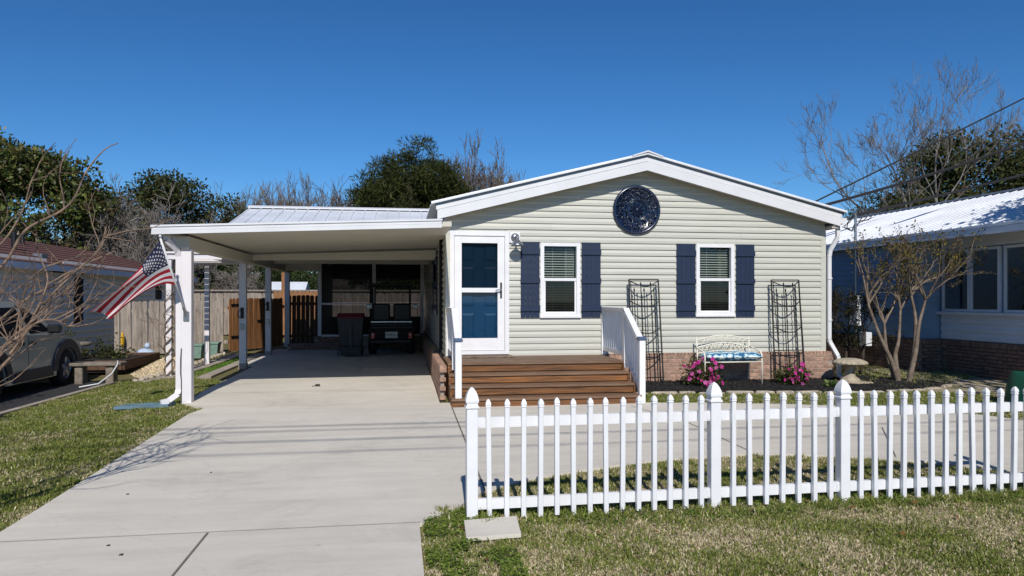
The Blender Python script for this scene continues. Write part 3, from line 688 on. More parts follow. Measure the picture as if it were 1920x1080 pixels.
# ---------------------------------------------------------------- timber steps and railings
deck = thing('wooden_steps', 'stained brown timber steps and landing with white railings at front door', 'steps', (2.1, 10.9, .13))
DX0, DX1, DZ = .70, 3.42, .69
me = MB().cbox(DX0 - 2.06, DX1 - 2.06, 0, .135, -.035, 0, .004).mesh('deck_board'); me.materials.append(MATS['deck_top'])
for i in range(9): put('deck_board', me, deck, (2.06, 10.72 + i * .141, DZ))
me_t = MB().cbox(DX0 - 2.06, DX1 - 2.06, 0, .138, -.035, 0, .004).mesh('tread_board'); me_t.materials.append(MATS['deck_top'])
me_r = MB().cbox(DX0 - 2.06 + .015, DX1 - 2.06 - .015, 0, .03, -.098, 0, .004).mesh('riser_board'); me_r.materials.append(MATS['deck_wood'])
for k in range(4):
    z = DZ - .14 * k; y = 10.72 - .275 * k
    put('riser_board', me_r, deck, (2.06, y + .025, z - .036))
    if k < 3:
        for j in range(2): put('tread_board', me_t, deck, (2.06, y - .275 + j * .142, z - .14))
mb = MB()
for k in range(4): mb.box(DX0 + .03, DX1 - .03, 10.78 - .275 * k, 10.78 - .275 * k + (.275 if k else 1.15), .1, DZ - .14 * k - .045)
mb.build('inner_frame', 'deck_dark', deck)
for sx in (DX0 + .0, DX1 - .03):
    mb = MB(); mb.prism([(sx, 11.98, DZ - .04), (sx, 11.98, .2), (sx, 9.93, .13), (sx, 9.93, DZ - .42 - .04), (sx, 10.16, DZ - .42 - .04), (sx, 10.16, DZ - .28 - .04), (sx, 10.44, DZ - .28 - .04), (sx, 10.44, DZ - .14 - .04), (sx, 10.70, DZ - .14 - .04), (sx, 10.70, DZ - .04)], (.03, 0, 0)); mb.build('stringer', 'deck_wood', deck)
def railing(X):
    top = DZ + .79
    r = put('railing', None, deck, (X, 11, DZ))
    yw, yk, yb = 11.95, 10.74, 9.99
    mb = MB(); mb.cbox(X - .045, X + .045, yb - .045, yb + .045, .13, 1.05, .006); mb.build('post', 'white_vinyl', r)
    mb = MB(); mb.cbox(X - .062, X + .062, yb - .062, yb + .062, 1.052, 1.085, .008); mb.box(X - .05, X + .05, yb - .05, yb + .05, 1.0855, 1.10); mb.build('post_cap', 'rail_cap', r)
    mb = MB(); mb.box(X - .035, X + .035, yk - .035, yk + .035, DZ - .1, top - .03); mb.build('post', 'white_vinyl', r)
    mb = MB(); mb.box(X - .04, X + .04, yw - .02, yw + .02, DZ + .01, top - .03); mb.build('wall_bracket_post', 'white_vinyl', r)
    mb = MB(); mb.bar((X, yw + .02, top), (X, yk - .04, top), .09, .055); mb.build('top_rail', 'white_vinyl', r)
    mb = MB(); mb.bar((X, yw - .021, DZ + .11), (X, yk + .036, DZ + .11), .045, .07); mb.build('bottom_rail', 'white_vinyl', r)
    mb = MB(); mb.bar((X, yk - .02, top - .01), (X, yb + .03, 1.03), .09, .06); mb.build('sloping_rail', 'white_vinyl', r)
    mb = MB(); mb.bar((X, yk - .036, DZ + .09), (X, yb + .04, .32), .045, .07); mb.build('sloping_bottom_rail', 'white_vinyl', r)
    n = 9
    for i in range(1, n + 1):
        y = yk + (yw - yk) * i / (n + 1); mb = MB(); mb.box(X - .016, X + .016, y - .016, y + .016, DZ + .13, top - .02); mb.build('baluster', 'white_vinyl', r)
    n = 6
    for i in range(1, n + 1):
        t = i / (n + 1); y = yk + (yb - yk) * t; zt = top - .01 + (1.03 - top + .01) * t; z0 = DZ + .09 + (.32 - DZ - .09) * t
        mb = MB(); mb.box(X - .016, X + .016, y - .016, y + .016, z0 + .01, zt - .01); mb.build('baluster', 'white_vinyl', r)
railing(.80); railing(3.45)
mb = MB(); mb.cbox(.98, 1.85, 11.55, 11.9, DZ + .002, DZ + .018, .006); tag(mb.build('doormat', 'mat_rug'), 'patterned brown doormat in front of the storm door', 'doormat')

# ---------------------------------------------------------------- wall lamp, medallion, outlet
lamp = thing('wall_lamp', 'galvanised gooseneck barn lamp on white plate beside the storm door', 'lamp', (1.92, YH - .02, 2.6))
mb = MB(); mb.cbox(1.815, 2.005, YH - .045, YH - .005, 2.58, 2.775, .012); mb.build('mounting_plate', 'white_vinyl', lamp)
mb = MB(); mb.lathe([(.068, 0), (.07, -.012), (.055, -.03), (.03, -.042), (.012, -.046)], (1.91, YH - .046, 2.68), 20, 'y'); mb.build('canopy', 'galv', lamp, True)
mb = MB(); mb.tube([(1.91, YH - .08, 2.68), (1.912, YH - .13, 2.70), (1.918, YH - .19, 2.695), (1.922, YH - .21, 2.66), (1.922, YH - .21, 2.62)], .013, 8); mb.build('arm', 'galv', lamp, True)
mb = MB(); mb.lathe([(.02, .085), (.03, .06), (.045, .045), (.05, .03), (.078, .012), (.105, -.03), (.112, -.05), (.106, -.05), (.07, .0)], (1.922, YH - .21, 2.575), 24); mb.build('shade', 'galv', lamp, True)

med = thing('wall_medallion', 'round navy cast-iron scrollwork medallion mounted in the gable', 'wall ornament', (4.04, YH - .03, 3.18))
MC = Vector((4.04, YH - .05, 3.18))
mb = MB(); mb.lathe([(.425, .03), (.425, -.005), (.41, -.022), (.385, -.024), (.372, -.006), (.36, .012), (.2, .016), (.0005, .016)], tuple(MC), 56, 'y'); mb.build('disc', 'navy_iron', med, True)
mb = MB()
def ring(r, t, n=48): mb.tube([MC + Vector((r * math.cos(2*PI*i/n), -.012, r * math.sin(2*PI*i/n))) for i in range(n + 1)], t, 6, False)
ring(.185, .012); ring(.16, .006); mb.build('inner_ring', 'navy_iron', med, True)
rr = random.Random(4)
for k in range(24):                       # two bands of curling scrolls
    a0 = 2 * PI * k / 24 + rr.uniform(-.03, .03); rad = .315 if k % 2 else .245; c = MC + Vector((rad * math.cos(a0), 0, rad * math.sin(a0))); sgn = 1 if k % 2 else -1
    pts = []
    for i in range(15):
        t = i / 14; ang = a0 + sgn * t * 4.6 + (PI if k % 3 else .6); q = .052 * (1 - .75 * t)
        pts.append(c + Vector((q * math.cos(ang), -.016 - .018 * math.sin(t * PI), q * math.sin(ang))))
    mb = MB(); mb.tube(pts, [.0115 * (1 - .45 * i / 14) for i in range(15)], 5)
    e = pts[-1]; mb.lathe([(.001, -.016), (.011, -.01), (.014, 0), (.010, .01)], tuple(e), 7, 'y')
    for j in range(2):                    # leaf lobes springing from each scroll
        th = a0 + rr.uniform(-1, 1) + j * 2.2; d = Vector((math.cos(th), 0, math.sin(th))); p = c + d * .045; n_ = Vector((-d.z, 0, d.x))
        mb.add([p - d * .012 + Vector((0, -.006, 0)), p + n_ * .013 + Vector((0, -.014, 0)), p + d * .034 + Vector((0, -.010, 0)), p - n_ * .013 + Vector((0, -.014, 0)), p + d * .008 + Vector((0, -.034, 0))], [(0, 1, 4), (1, 2, 4), (2, 3, 4), (3, 0, 4)])
    mb.build('scroll', 'navy_iron', med, True)
for k in range(10):
    a0 = 2 * PI * k / 10; d = Vector((math.cos(a0), 0, math.sin(a0))); n_ = Vector((-d.z, 0, d.x)); p = MC + d * .085
    mb = MB(); mb.add([p - d * .07 + Vector((0, -.02, 0)), p + n_ * .028 + Vector((0, -.012, 0)), p + d * .06 + Vector((0, -.012, 0)), p - n_ * .028 + Vector((0, -.012, 0)), p + d * .005 + Vector((0, -.04, 0))], [(0, 1, 4), (1, 2, 4), (2, 3, 4), (3, 0, 4)])
    mb.build('petal', 'navy_iron', med)
mb = MB(); mb.lathe([(.04, .0), (.04, -.02), (.028, -.038), (.012, -.045)], tuple(MC), 16, 'y'); mb.build('boss', 'navy_iron', med, True)

# ---------------------------------------------------------------- carport
cp = thing('carport', 'white flat-roofed carport attached to the left of the house', 'carport', (-3.1, 10.75, .16))
CPZ = lambda x: 2.53 + (x + 3.36) * .0385         # underside of front fascia rises toward the house
YC = 10.48
mb = MB(); mb.prism([(-3.36, YC, CPZ(-3.36)), (.60, YC, CPZ(.60)), (.60, YC, CPZ(.60) + .055), (-3.36, YC, CPZ(-3.36) + .055)], (0, .03, 0)); mb.build('fascia', 'white_metal', cp)
mb = MB(); mb.prism([(-3.36, YC + .008, CPZ(-3.36) + .058), (.60, YC + .008, CPZ(.60) + .058), (.60, YC + .008, CPZ(.60) + .098), (-3.36, YC + .008, CPZ(-3.36) + .098)], (0, .03, 0)); mb.build('fascia_trim', 'white_metal', cp)
mb = MB(); mb.prism([(-3.37, YC - .006, CPZ(-3.37) + .101), (.61, YC - .006, CPZ(.61) + .101), (.61, YC - .006, CPZ(.61) + .128), (-3.37, YC - .006, CPZ(-3.37) + .128)], (0, .05, 0)); mb.build('fascia_cap', 'white_metal', cp)
npan = 12                                             # pan-type roof panels: shallow troughs seen from beneath
for i in range(npan):
    y0 = YC + .045 + i * .40; y1 = y0 + .396; mb = MB()
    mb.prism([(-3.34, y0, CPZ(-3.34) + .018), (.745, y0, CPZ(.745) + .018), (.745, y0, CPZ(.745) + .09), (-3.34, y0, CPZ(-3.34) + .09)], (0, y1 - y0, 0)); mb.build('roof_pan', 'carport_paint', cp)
mb = MB(); mb.prism([(-3.36, YC + .03, 2.53), (-3.36, YC + .03, 2.65), (-3.345, YC + .03, 2.65), (-3.345, YC + .03, 2.53)], (0, 4.9, 0)); mb.build('side_fascia', 'white_metal', cp)
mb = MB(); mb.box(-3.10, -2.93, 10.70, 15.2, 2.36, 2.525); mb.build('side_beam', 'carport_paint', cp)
mb = MB(); mb.box(-3.2, -3.102, 10.72, 10.80, 2.38, 2.52); mb.build('beam_end', 'white_paint', cp)
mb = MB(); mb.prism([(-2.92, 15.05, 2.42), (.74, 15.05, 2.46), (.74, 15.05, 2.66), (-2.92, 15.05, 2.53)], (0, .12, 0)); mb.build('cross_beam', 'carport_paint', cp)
def post(x, y, z0, z1, w=.14, base=False):
    mb = MB(); mb.cbox(x - w / 2, x + w / 2, y - w / 2, y + w / 2, z0, z1, .006); p = mb.build('post', 'white_paint', cp)
    if base: mb = MB(); mb.box(x - w / 2 - .012, x + w / 2 + .012, y - w / 2 - .012, y + w / 2 + .012, z0 - .02, z0 + .1); mb.build('post_base', 'concrete_old', p)
post(-2.985, 10.82, .15, 2.36); post(-3.15, 15.3, .24, 2.41, .135, True); post(-3.25, 18.72, .24, 2.42, .135, True); post(-3.24, 21.7, .25, 2.45, .135)
# rear part under the ribbed metal roof
mb = MB(); mb.box(-3.32, -3.16, 15.24, 21.8, 2.42, 2.60); mb.build('side_beam', 'carport_paint', cp)
mb = MB(); mb.box(-3.14, .73, 15.19, 20.45, 2.70, 2.73); mb.build('rear_ceiling', 'carport_paint', cp)
mb = MB(); mb.box(-3.1, -2.2, 20.42, 20.5, 2.42, 2.69); mb.box(-3.1, .74, 18.62, 18.74, 2.53, 2.69); mb.build('rear_beam', 'carport_paint', cp)
XA, YR0, YR1, ZR0, ZR1 = -3.95, 15.2, 20.0, 2.72, 4.06
def roofz(y): return ZR0 + (ZR1 - ZR0) * (y - YR0) / (YR1 - YR0)
mb = MB(); mb.prism([(XA, YR0, ZR0), (XA, YR1, ZR1), (XA, 24.8, ZR0), (XA, 24.8, ZR0 - .03), (XA, YR1, ZR1 - .03), (XA, YR0, ZR0 - .03)], (5.6, 0, 0)); rr_ = mb.build('rear_roof', 'roof_metal', cp)
x = XA + .02
while x < 1.65:
    mb = MB(); mb.prism([(x - .02, YR0, ZR0 + .001), (x + .02, YR0, ZR0 + .001), (x + .008, YR0, ZR0 + .028), (x - .008, YR0, ZR0 + .028)], (0, YR1 - YR0, ZR1 - ZR0)); mb.build('roof_rib', 'roof_metal', rr_); x += .30
mb = MB(); mb.prism([(XA - .02, YR1 - .16, ZR1 - .01), (XA - .02, YR1, ZR1 + .045), (XA - .02, YR1 + .16, ZR1 - .01), (XA - .02, YR1 + .16, ZR1 + .02), (XA - .02, YR1, ZR1 + .075), (XA - .02, YR1 - .16, ZR1 + .02)], (5.6, 0, 0)); mb.build('ridge_cap', 'white_metal', rr_)
mb = MB(); mb.prism([(XA + .3, YR0 + .3, ZR0 - .0), (XA + .3, YR1, ZR1 - .05), (XA + .3, 24.5, ZR0)], (.03, 0, 0)); mb.build('gable_wall', 'white_siding', cp)
# downspout on the front post and light strip of trim
spout([(-3.2, 10.62, 2.52), (-3.2, 10.62, 2.47), (-3.16, 10.66, 2.42), (-3.095, 10.76, 2.33), (-3.09, 10.79, 2.25), (-3.09, 10.79, .36), (-3.10, 10.76, .30), (-3.2, 10.68, .22), (-3.28, 10.62, .205)], .075, 'downspout', cp, .06, 'white_paint')
mb = MB(); mb.tube([(-3.045, 10.74, .95), (-3.05, 10.72, .8), (-3.052, 10.72, .62), (-3.046, 10.74, .5), (-3.046, 10.75, .16)], .006, 6); mb.build('cable', 'black_plastic', cp)
mb = MB(); zs = gz(-3.5, 10.6)
mb.add([(-3.82, 10.42, zs), (-3.15, 10.5, zs), (-3.12, 10.75, zs), (-3.72, 10.68, zs), (-3.82, 10.42, zs + .04), (-3.15, 10.5, zs + .05), (-3.12, 10.75, zs + .05), (-3.72, 10.68, zs + .04), (-3.76, 10.47, zs + .025), (-3.2, 10.54, zs + .03), (-3.17, 10.71, zs + .03), (-3.68, 10.64, zs + .025)],
       [(0, 1, 5, 4), (1, 2, 6, 5), (2, 3, 7, 6), (3, 0, 4, 7), (4, 5, 9, 8), (5, 6, 10, 9), (6, 7, 11, 10), (7, 4, 8, 11), (8, 9, 10, 11)]); tag(mb.build('splash_block', 'slate_blue'), 'blue-grey splash block under the carport downspout', 'splash block')
# hooks on the inner posts
for (x, y, z) in ((-3.15, 15.225, 1.25), (-3.25, 18.645, 1.35)):
    mb = MB(); mb.box(x - .03, x + .03, y - .02, y, z, z + .22); mb.tube([(x - .0, y - .02, z + .02), (x - .06, y - .1, z + .03), (x - .06, y - .11, z + .14), (x, y - .02, z + .2)], .01, 6); mb.build('hook', 'black_iron', cp)
for (x, y, z) in ((-3.15, 15.225, 1.02), (-3.25, 18.645, 1.02)): mb = MB(); mb.cbox(x - .035, x + .035, y - .03, y, z, z + .12, .006); mb.build('switch_box', 'galv', cp)

# screened room at the back of the carport
sr = thing('screen_room', 'dark screened porch wall at the back of the carport', 'screen porch', (-.7, 20.5, .25))
mb = MB(); 
for x in (-2.2, -.72, .62): mb.box(x - .05, x + .05, 20.5, 20.58, .62 if x < -2 else .26, 2.69)
mb.build('frame_post', 'white_paint', sr)
for (a, b) in ((-2.15, -.77), (-.67, .57)): 
    mb = MB(); mb.box(a, b, 20.51, 20.57, 1.48, 1.53); mb.box(a, b, 20.51, 20.57, .60, .65); mb.build('frame_rail', 'white_paint', sr)
    for z0, z1 in ((.66, 1.475), (1.535, 2.69)): MB().quad((a, 20.55, z0), (b, 20.55, z0), (b, 20.55, z1), (a, 20.55, z1)).build('screen_panel', 'porch_screen', sr)
mb = MB(); mb.box(-2.25, .70, 24.4, 24.46, .25, 1.05); mb.box(-2.25, .70, 24.4, 24.46, 2.3, 2.75); mb.box(-2.24, -2.2, 20.6, 24.4, .25, 2.7); mb.box(-2.2, .7, 20.6, 24.4, 2.74, 2.76); mb.box(-1.0, -.85, 24.38, 24.47, 1.05, 2.3); mb.build('inner_wall', 'screen', sr)
st = thing('brick_step', 'low brick step and ledge at the back left of the carport', 'step', (-2.1, 20.2, .25))
mb = MB(); mb.box(-3.0, -1.2, 20.05, 20.45, .2, .42); mb.box(-2.35, .6, 20.46, 20.495, .2, .60); mb.build('mortar_core', 'mortar', st)
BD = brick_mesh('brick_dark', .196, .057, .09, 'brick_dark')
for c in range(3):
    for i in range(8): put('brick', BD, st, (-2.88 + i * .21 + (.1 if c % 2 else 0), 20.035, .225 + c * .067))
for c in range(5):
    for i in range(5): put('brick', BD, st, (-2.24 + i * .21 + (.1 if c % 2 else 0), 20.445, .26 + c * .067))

# ---------------------------------------------------------------- picket fence
fence = thing('picket_fence', 'white vinyl picket fence along the front lawn', 'fence', (2.9, 5.38, 0))
FY = lambda x: 5.36 + (x - .49) * .017
def cap(mb, w, z, h):
    """gothic cap: collar, neck and bulbous point, square in plan"""
    pr = [(w * .50, z), (w * .60, z + .006), (w * .60, z + h * .10), (w * .50, z + h * .16), (w * .47, z + h * .26), (w * .56, z + h * .30), (w * .57, z + h * .40), (w * .50, z + h * .58), (w * .36, z + h * .78), (w * .17, z + h * .94), (w * .01, z + h)]
    o = len(mb.v)
    for r, zz in pr: mb.v += [(-r, -r, zz), (r, -r, zz), (r, r, zz), (-r, r, zz)]
    for i in range(len(pr) - 1):
        for j in range(4): j2 = (j + 1) % 4; mb.f.append((o + i*4 + j, o + i*4 + j2, o + i*4 + 4 + j2, o + i*4 + 4 + j))
mb = MB(); w = .084; mb.cbox(-w/2, w/2, -w/2, w/2, -.05, .83, .004); cap(mb, w, .83, .16); pm = mb.mesh('post'); pm.materials.append(MATS['white_vinyl'])
PX = [.53, 2.46, 3.585, 5.55]
for x in PX: put('post', pm, fence, (x, FY(x), 0), (0, 0, .02))
mb = MB(); w = .036; mb.cbox(-w/2, w/2, -w/2, w/2, .012, .835, .003); cap(mb, w, .835, .065); km = mb.mesh('picket'); km.materials.append(MATS['white_vinyl'])
rk = random.Random(2)
NP = [14, 7, 14]
for (a, b), n in zip(zip(PX, PX[1:]), NP):
    for i in range(n):
        t = (i + 1) / (n + 1); x = a + (b - a) * t
        put('picket', km, fence, (x, FY(x) - .044, rk.uniform(-.008, .006)), (rk.uniform(-.012, .012), rk.uniform(-.013, .013), rk.uniform(-.1, .1)))
    for z in (.115, .725):
        mb = MB(); mb.bar((a + .043, FY(a), z), (b - .043, FY(b), z), .036, .078); mb.build('rail', 'white_vinyl', fence)
        for xx in (a + .055, b - .055):
            mb = MB(); mb.box(xx - .012, xx + .012, FY(xx) - .0215, FY(xx) - .0185, z - .03, z + .03); mb.build('bracket', 'white_vinyl', fence)

# ---------------------------------------------------------------- flag
flag = thing('flag', 'american flag on a short pole bracketed to the front carport post', 'flag', (-2.98, 10.75, 1.44))
A0 = Vector((-2.98, 10.74, 1.42)); A1 = Vector((-3.135, 10.13, 2.45))
mb = MB(); mb.tube([A0, A1], .014, 10); mb.build('pole', 'white_metal', flag, True)
mb = MB(); mb.lathe([(.006, 0), (.02, .006), (.024, .024), (.018, .042), (.004, .05)], tuple(A1), 12); mb.build('finial', 'rim', flag, True)
mb = MB(); mb.cbox(-3.02, -2.94, 10.735, 10.75, 1.33, 1.47, .004); mb.tube([A0 + (A1 - A0) * -.03, A0 + (A1 - A0) * .11], .022, 10); mb.build('bracket', 'galv', flag)
H0 = A0 + (A1 - A0) * .98; H1 = A0 + (A1 - A0) * .40
def bez(p, t): 
    n = len(p) - 1; f = t * n; i = min(int(f), n - 1); s = f - i
    P = lambda k: Vector(p[max(0, min(n, k))]); a, b, c, d = P(i - 1), P(i), P(i + 1), P(i + 2)
    return .5 * ((2 * b) + (c - a) * s + (2 * a - 5 * b + 4 * c - d) * s * s + (3 * b - a - 3 * c + d) * s ** 3)
TOP = [H0, (-3.30, 10.14, 2.21), (-3.47, 10.16, 2.01), (-3.74, 10.17, 1.75), (-4.02, 10.18, 1.50)]
BOT = [H1, (-3.17, 10.42, 1.85), (-3.38, 10.38, 1.74), (-3.60, 10.33, 1.55), (-3.77, 10.28, 1.36)]
def fs(u, v):                             # u along the fly, v down the hoist
    a, b = bez(TOP, u), bez(BOT, u); p = a.lerp(b, v)
    p.y += .075 * u * math.sin(v * 9.5 + u * 2.2 + .6) * (1 - .25 * v) + .03 * math.sin(u * 7 + v * 3) * u
    p.z += -.02 * u * math.sin(v * 9.5 + u * 2.2 - .5); p.x += .03 * u * math.sin(v * 9 + u * 3)
    return p
NU = 40
def patch(name, u0, u1, v0, v1, m, nu, nv, parent):
    mb = MB(); o = 0
    for i in range(nu + 1):
        for j in range(nv + 1): mb.v.append(tuple(fs(u0 + (u1 - u0) * i / nu, v0 + (v1 - v0) * j / nv)))
    for i in range(nu):
        for j in range(nv): mb.f.append((i*(nv+1)+j, (i+1)*(nv+1)+j, (i+1)*(nv+1)+j+1, i*(nv+1)+j+1))
    return mb.build(name, m, parent, True)
for k in range(13):
    u0 = .40 if k < 7 else 0.0
    patch('stripe', u0, 1, k / 13, (k + 1) / 13, 'flag_red' if k % 2 == 0 else 'flag_white', 30, 3, flag)
can = patch('canton', 0, .40, 0, 7 / 13, 'flag_blue', 18, 14, flag)
mb = MB()
def star(cu, cv):
    e = 1e-3; c = fs(cu, cv); du = (fs(cu + e, cv) - c) / e; dv = (fs(cu, cv + e) - c) / e; nn = du.cross(dv).normalized(); R = .0185
    for sg in (1, -1):
        pts = []
        for q in range(10):
            a = PI / 2 + q * PI / 5; r = R if q % 2 == 0 else R * .42
            pts.append(c + (du.normalized() * math.cos(a) * r - dv.normalized() * math.sin(a) * r) + nn * .004 * sg)
        ce = c + nn * .005 * sg; o = len(mb.v); mb.v += [tuple(ce)] + [tuple(p) for p in pts]; mb.f += [(o, o + 1 + q, o + 1 + (q + 1) % 10) for q in range(10)]
for r_ in range(9):
    for c_ in range(6 if r_ % 2 == 0 else 5):
        star(.40 * ((2 * c_ + 1 + (r_ % 2)) / 12), 7 / 13 * (r_ + 1) / 10)
st_ = mb.build('stars', 'flag_white', can)

# ---------------------------------------------------------------- power lines over the street and service wires
for i, (y0, y1, z, r, lb) in enumerate(((.95, .75, 7.0, .016, 'street power line casting the shadow nearest the front steps'), (.68, .48, 7.0, .013, 'street power line casting the second shadow from the steps'), (.62, .42, 6.6, .015, 'street power line casting the third shadow across the driveway'), (.05, -.15, 6.6, .011, 'thin street power line casting the faintest shadow, nearest the street'))):
    mb = MB(); mb.tube([(-30 + 3 * k, y0 + (y1 - y0) * k / 20 + .02, z - .25 * math.sin(PI * k / 20)) for k in range(21)], r, 6)
    tag(mb.build('power_line', 'wire'), lb, 'wire', 'street power lines')
def wire(a, b, sag, r, label):
    a, b = Vector(a), Vector(b); mb = MB(); mb.tube([a.lerp(b, k / 24) - Vector((0, 0, sag * math.sin(PI * k / 24))) for k in range(25)], r, 6); tag(mb.build('service_wire', 'wire'), label, 'wire', 'service wires at right')
wire((8.2, 16.5, 3.12), (24, 16.5, 10.75), .05, .022, 'thin upper service wire rising to the right above the blue house')
wire((8.2, 16.5, 3.38), (24, 16.5, 8.95), .45, .038, 'thick twisted service wire rising to the right in front of the bare tree')
wire((10.08, 14.75, 3.52), (24, 14.9, 7.5), .25, .03, 'lower service wire running from the roof mast to the right')

# ---------------------------------------------------------------- flower bed
bed_poly = [(3.60, 10.84), (4.5, 10.78), (5.42, 10.69), (6.1, 10.6), (6.78, 10.54), (7.5, 10.52), (8.13, 10.58), (8.8, 10.75), (9.35, 11.05), (9.1, 11.5), (8.5, 12.1), (8.1, 12.5), (7.62, 12.5), (7.62, 11.92), (3.60, 11.92)]
bz = lambda x, y: gz(x, y) + .02 + .012 * math.sin(x * 7) * math.sin(y * 9)
mb = MB(); nxb, nyb = 60, 12
A_ = [(3.60 + (9.3 - 3.6) * i / nxb) for i in range(nxb + 1)]
fr_ = lambda x: float(np.interp(x, [3.6, 4.5, 5.42, 6.1, 6.78, 7.5, 8.13, 8.8, 9.35], [10.84, 10.78, 10.69, 10.6, 10.54, 10.52, 10.58, 10.75, 11.05]))
bk_ = lambda x: float(np.interp(x, [3.6, 7.62, 7.64, 8.1, 8.5, 9.1, 9.35], [11.92, 11.92, 12.5, 12.5, 12.1, 11.5, 11.08]))
for i, x in enumerate(A_):
    for j in range(nyb + 1): y = fr_(x) + (bk_(x) - fr_(x)) * j / nyb; mb.v.append((x, y, bz(x, y)))
for i in range(nxb):
    for j in range(nyb): a = i * (nyb + 1) + j; mb.f.append((a, a + nyb + 1, a + nyb + 2, a + 1))
tag(mb.build('mulch_bed', 'mulch_base', None, True), kind='structure')
def chips(name, poly, N, s, cols, m, label, cat, seed, zf):
    r = np.random.default_rng(seed); xs = [p[0] for p in poly]; ys = [p[1] for p in poly]
    x = r.uniform(min(xs), max(xs), N); y = r.uniform(min(ys), max(ys), N); k = inside(poly, x, y); x, y = x[k], y[k]; N = len(x)
    z = np.array([zf(a, b) for a, b in zip(x, y)]) + r.uniform(0, .012, N)
    def rv(): v = r.normal(0, 1, (N, 3)); return v / np.linalg.norm(v, axis=1)[:, None]
    u = rv(); u[:, 2] *= .4; v = np.cross(u, rv()); v /= np.linalg.norm(v, axis=1)[:, None] + 1e-9; w = np.cross(u, v)
    su = (s[0] * r.uniform(.5, 1.4, N))[:, None]; sv = (s[1] * r.uniform(.5, 1.4, N))[:, None]; sw = (s[2] * r.uniform(.5, 1.4, N))[:, None]
    c = np.stack([x, y, z], -1); V = np.stack([c - u * su, c + u * su, c - v * sv, c + v * sv, c - w * sw, c + w * sw], 1).reshape(-1, 3)
    T = np.array([[0, 2, 5], [2, 1, 5], [1, 3, 5], [3, 0, 5], [2, 0, 4], [1, 2, 4], [3, 1, 4], [0, 3, 4]])
    F = (np.arange(N)[:, None, None] * 6 + T[None]).reshape(-1, 3)
    col = np.array(cols)[r.integers(0, len(cols), N)] * r.uniform(.6, 1.4, N)[:, None]
    tag(npmesh(name, V, F, m, None, np.repeat(col, 6, 0)), label, cat, kind='stuff')
chips('mulch_chips', bed_poly, 16000, (.032, .010, .006), [(.012, .011, .010), (.020, .018, .017), (.008, .008, .008), (.035, .03, .028)], 'mulch', 'black bark mulch chips covering the flower bed', 'mulch', 2, bz)
edge = thing('stone_edging', 'row of pale flat stones edging the mulch bed', 'stone edging', (5.5, 10.6, .15))
rs = random.Random(8); x = 3.56
while x < 9.25:
    L = rs.uniform(.22, .46); y0, y1 = fr_(min(9.3, x)), fr_(min(9.3, x + L)); w, h = rs.uniform(.09, .13), rs.uniform(.025, .045)
    a = math.atan2(y1 - y0, L); n_ = 9; mb = MB(); pts = []
    for q in range(n_):
        th = 2 * PI * q / n_; k = rs.uniform(.86, 1.06); ex = math.copysign(abs(math.cos(th)) ** .55, math.cos(th)); ey = math.copysign(abs(math.sin(th)) ** .6, math.sin(th))
        pts.append((ex * L * .49 * k, ey * w * .5 * k))
    for zz, sc_ in ((0, 1.0), (h * .75, 1.0), (h, .86)): mb.v += [(px * sc_, py * sc_, zz + rs.uniform(-.004, .004)) for px, py in pts]
    for t in range(2):
        for q in range(n_): q2 = (q + 1) % n_; mb.f.append((t*n_+q, t*n_+q2, (t+1)*n_+q2, (t+1)*n_+q))
    mb.f.append(tuple(range(2 * n_, 3 * n_)))
    me = mb.mesh('stone'); me.materials.append(MATS['edge_stone']); put('stone', me, edge, (x + L / 2, (y0 + y1) / 2 - .05, gz(x, y0) - .005), (0, 0, a)); x += L + .012

# ---------------------------------------------------------------- trellises
def trellis(xl, xr, label):
    t = thing('garden_trellis', label, 'trellis', ((xl + xr) / 2, 11.8, .19), 'black iron trellises against the house front')
    zt, zb_ = 1.98, .19; yb, yt = 11.78, 11.86
    Y = lambda z: yb + (yt - yb) * (z - zb_) / (zt - zb_)
    sp = .03
    Xl = lambda z: xl - (0 if z > 1.9 else 0) + sp * (zt - z) / 1.8; Xr = lambda z: xr + .07 * (zt - z) / 1.8
    for f in (Xl, Xr):
        mb = MB(); mb.tube([(f(zt), Y(zt), zt), (f(zb_), Y(zb_), zb_)], .0135, 6); mb.build('leg', 'black_iron', t)
    for f, off in ((Xl, .05), (Xr, -.05)):
        mb = MB(); mb.tube([(f(1.93) + off * .3, Y(1.9) - .03, 1.95), (f(zb_) + off, Y(zb_) - .12, zb_)], .008, 5); mb.build('rod', 'black_iron', t)
    for q in (zt, 1.63, 1.18, .74, .30):
        mb = MB(); mb.tube([(Xl(q), Y(q), q), (Xr(q), Y(q), q)], .009, 6); mb.build('crossbar', 'black_iron', t)
        mb = MB(); mb.tube([(Xl(q) + (Xr(q) - Xl(q)) * s, Y(q) - .11 * math.sin(PI * s), q - .02 - .10 * math.sin(PI * s)) for s in [k / 12 for k in range(13)]], .009, 6); mb.build('hoop', 'black_iron', t)
    for i in range(1, 6):
        s = i / 6; zt_ = (1.80 if i % 2 else 1.90); front = i % 2 == 0
        dy = -.11 * math.sin(PI * s) if front else 0
        mb = MB(); mb.tube([(Xl(zt_) + (Xr(zt_) - Xl(zt_)) * s, Y(zt_) + dy, zt_), (Xl(zb_) + (Xr(zb_) - Xl(zb_)) * s, Y(zb_) + dy, zb_)], .0085, 6)
        p = Vector((Xl(zt_) + (Xr(zt_) - Xl(zt_)) * s, Y(zt_) + dy, zt_)); mb.lathe([(.004, -.03), (.016, -.012), (.014, .01), (.005, .03), (.001, .045)], tuple(p), 6); mb.build('rod', 'black_iron', t)
trellis(3.87, 4.39, 'tall black iron trellis beside the white step railing'); trellis(6.48, 7.0, 'tall black iron trellis behind the smaller azalea near the house corner')

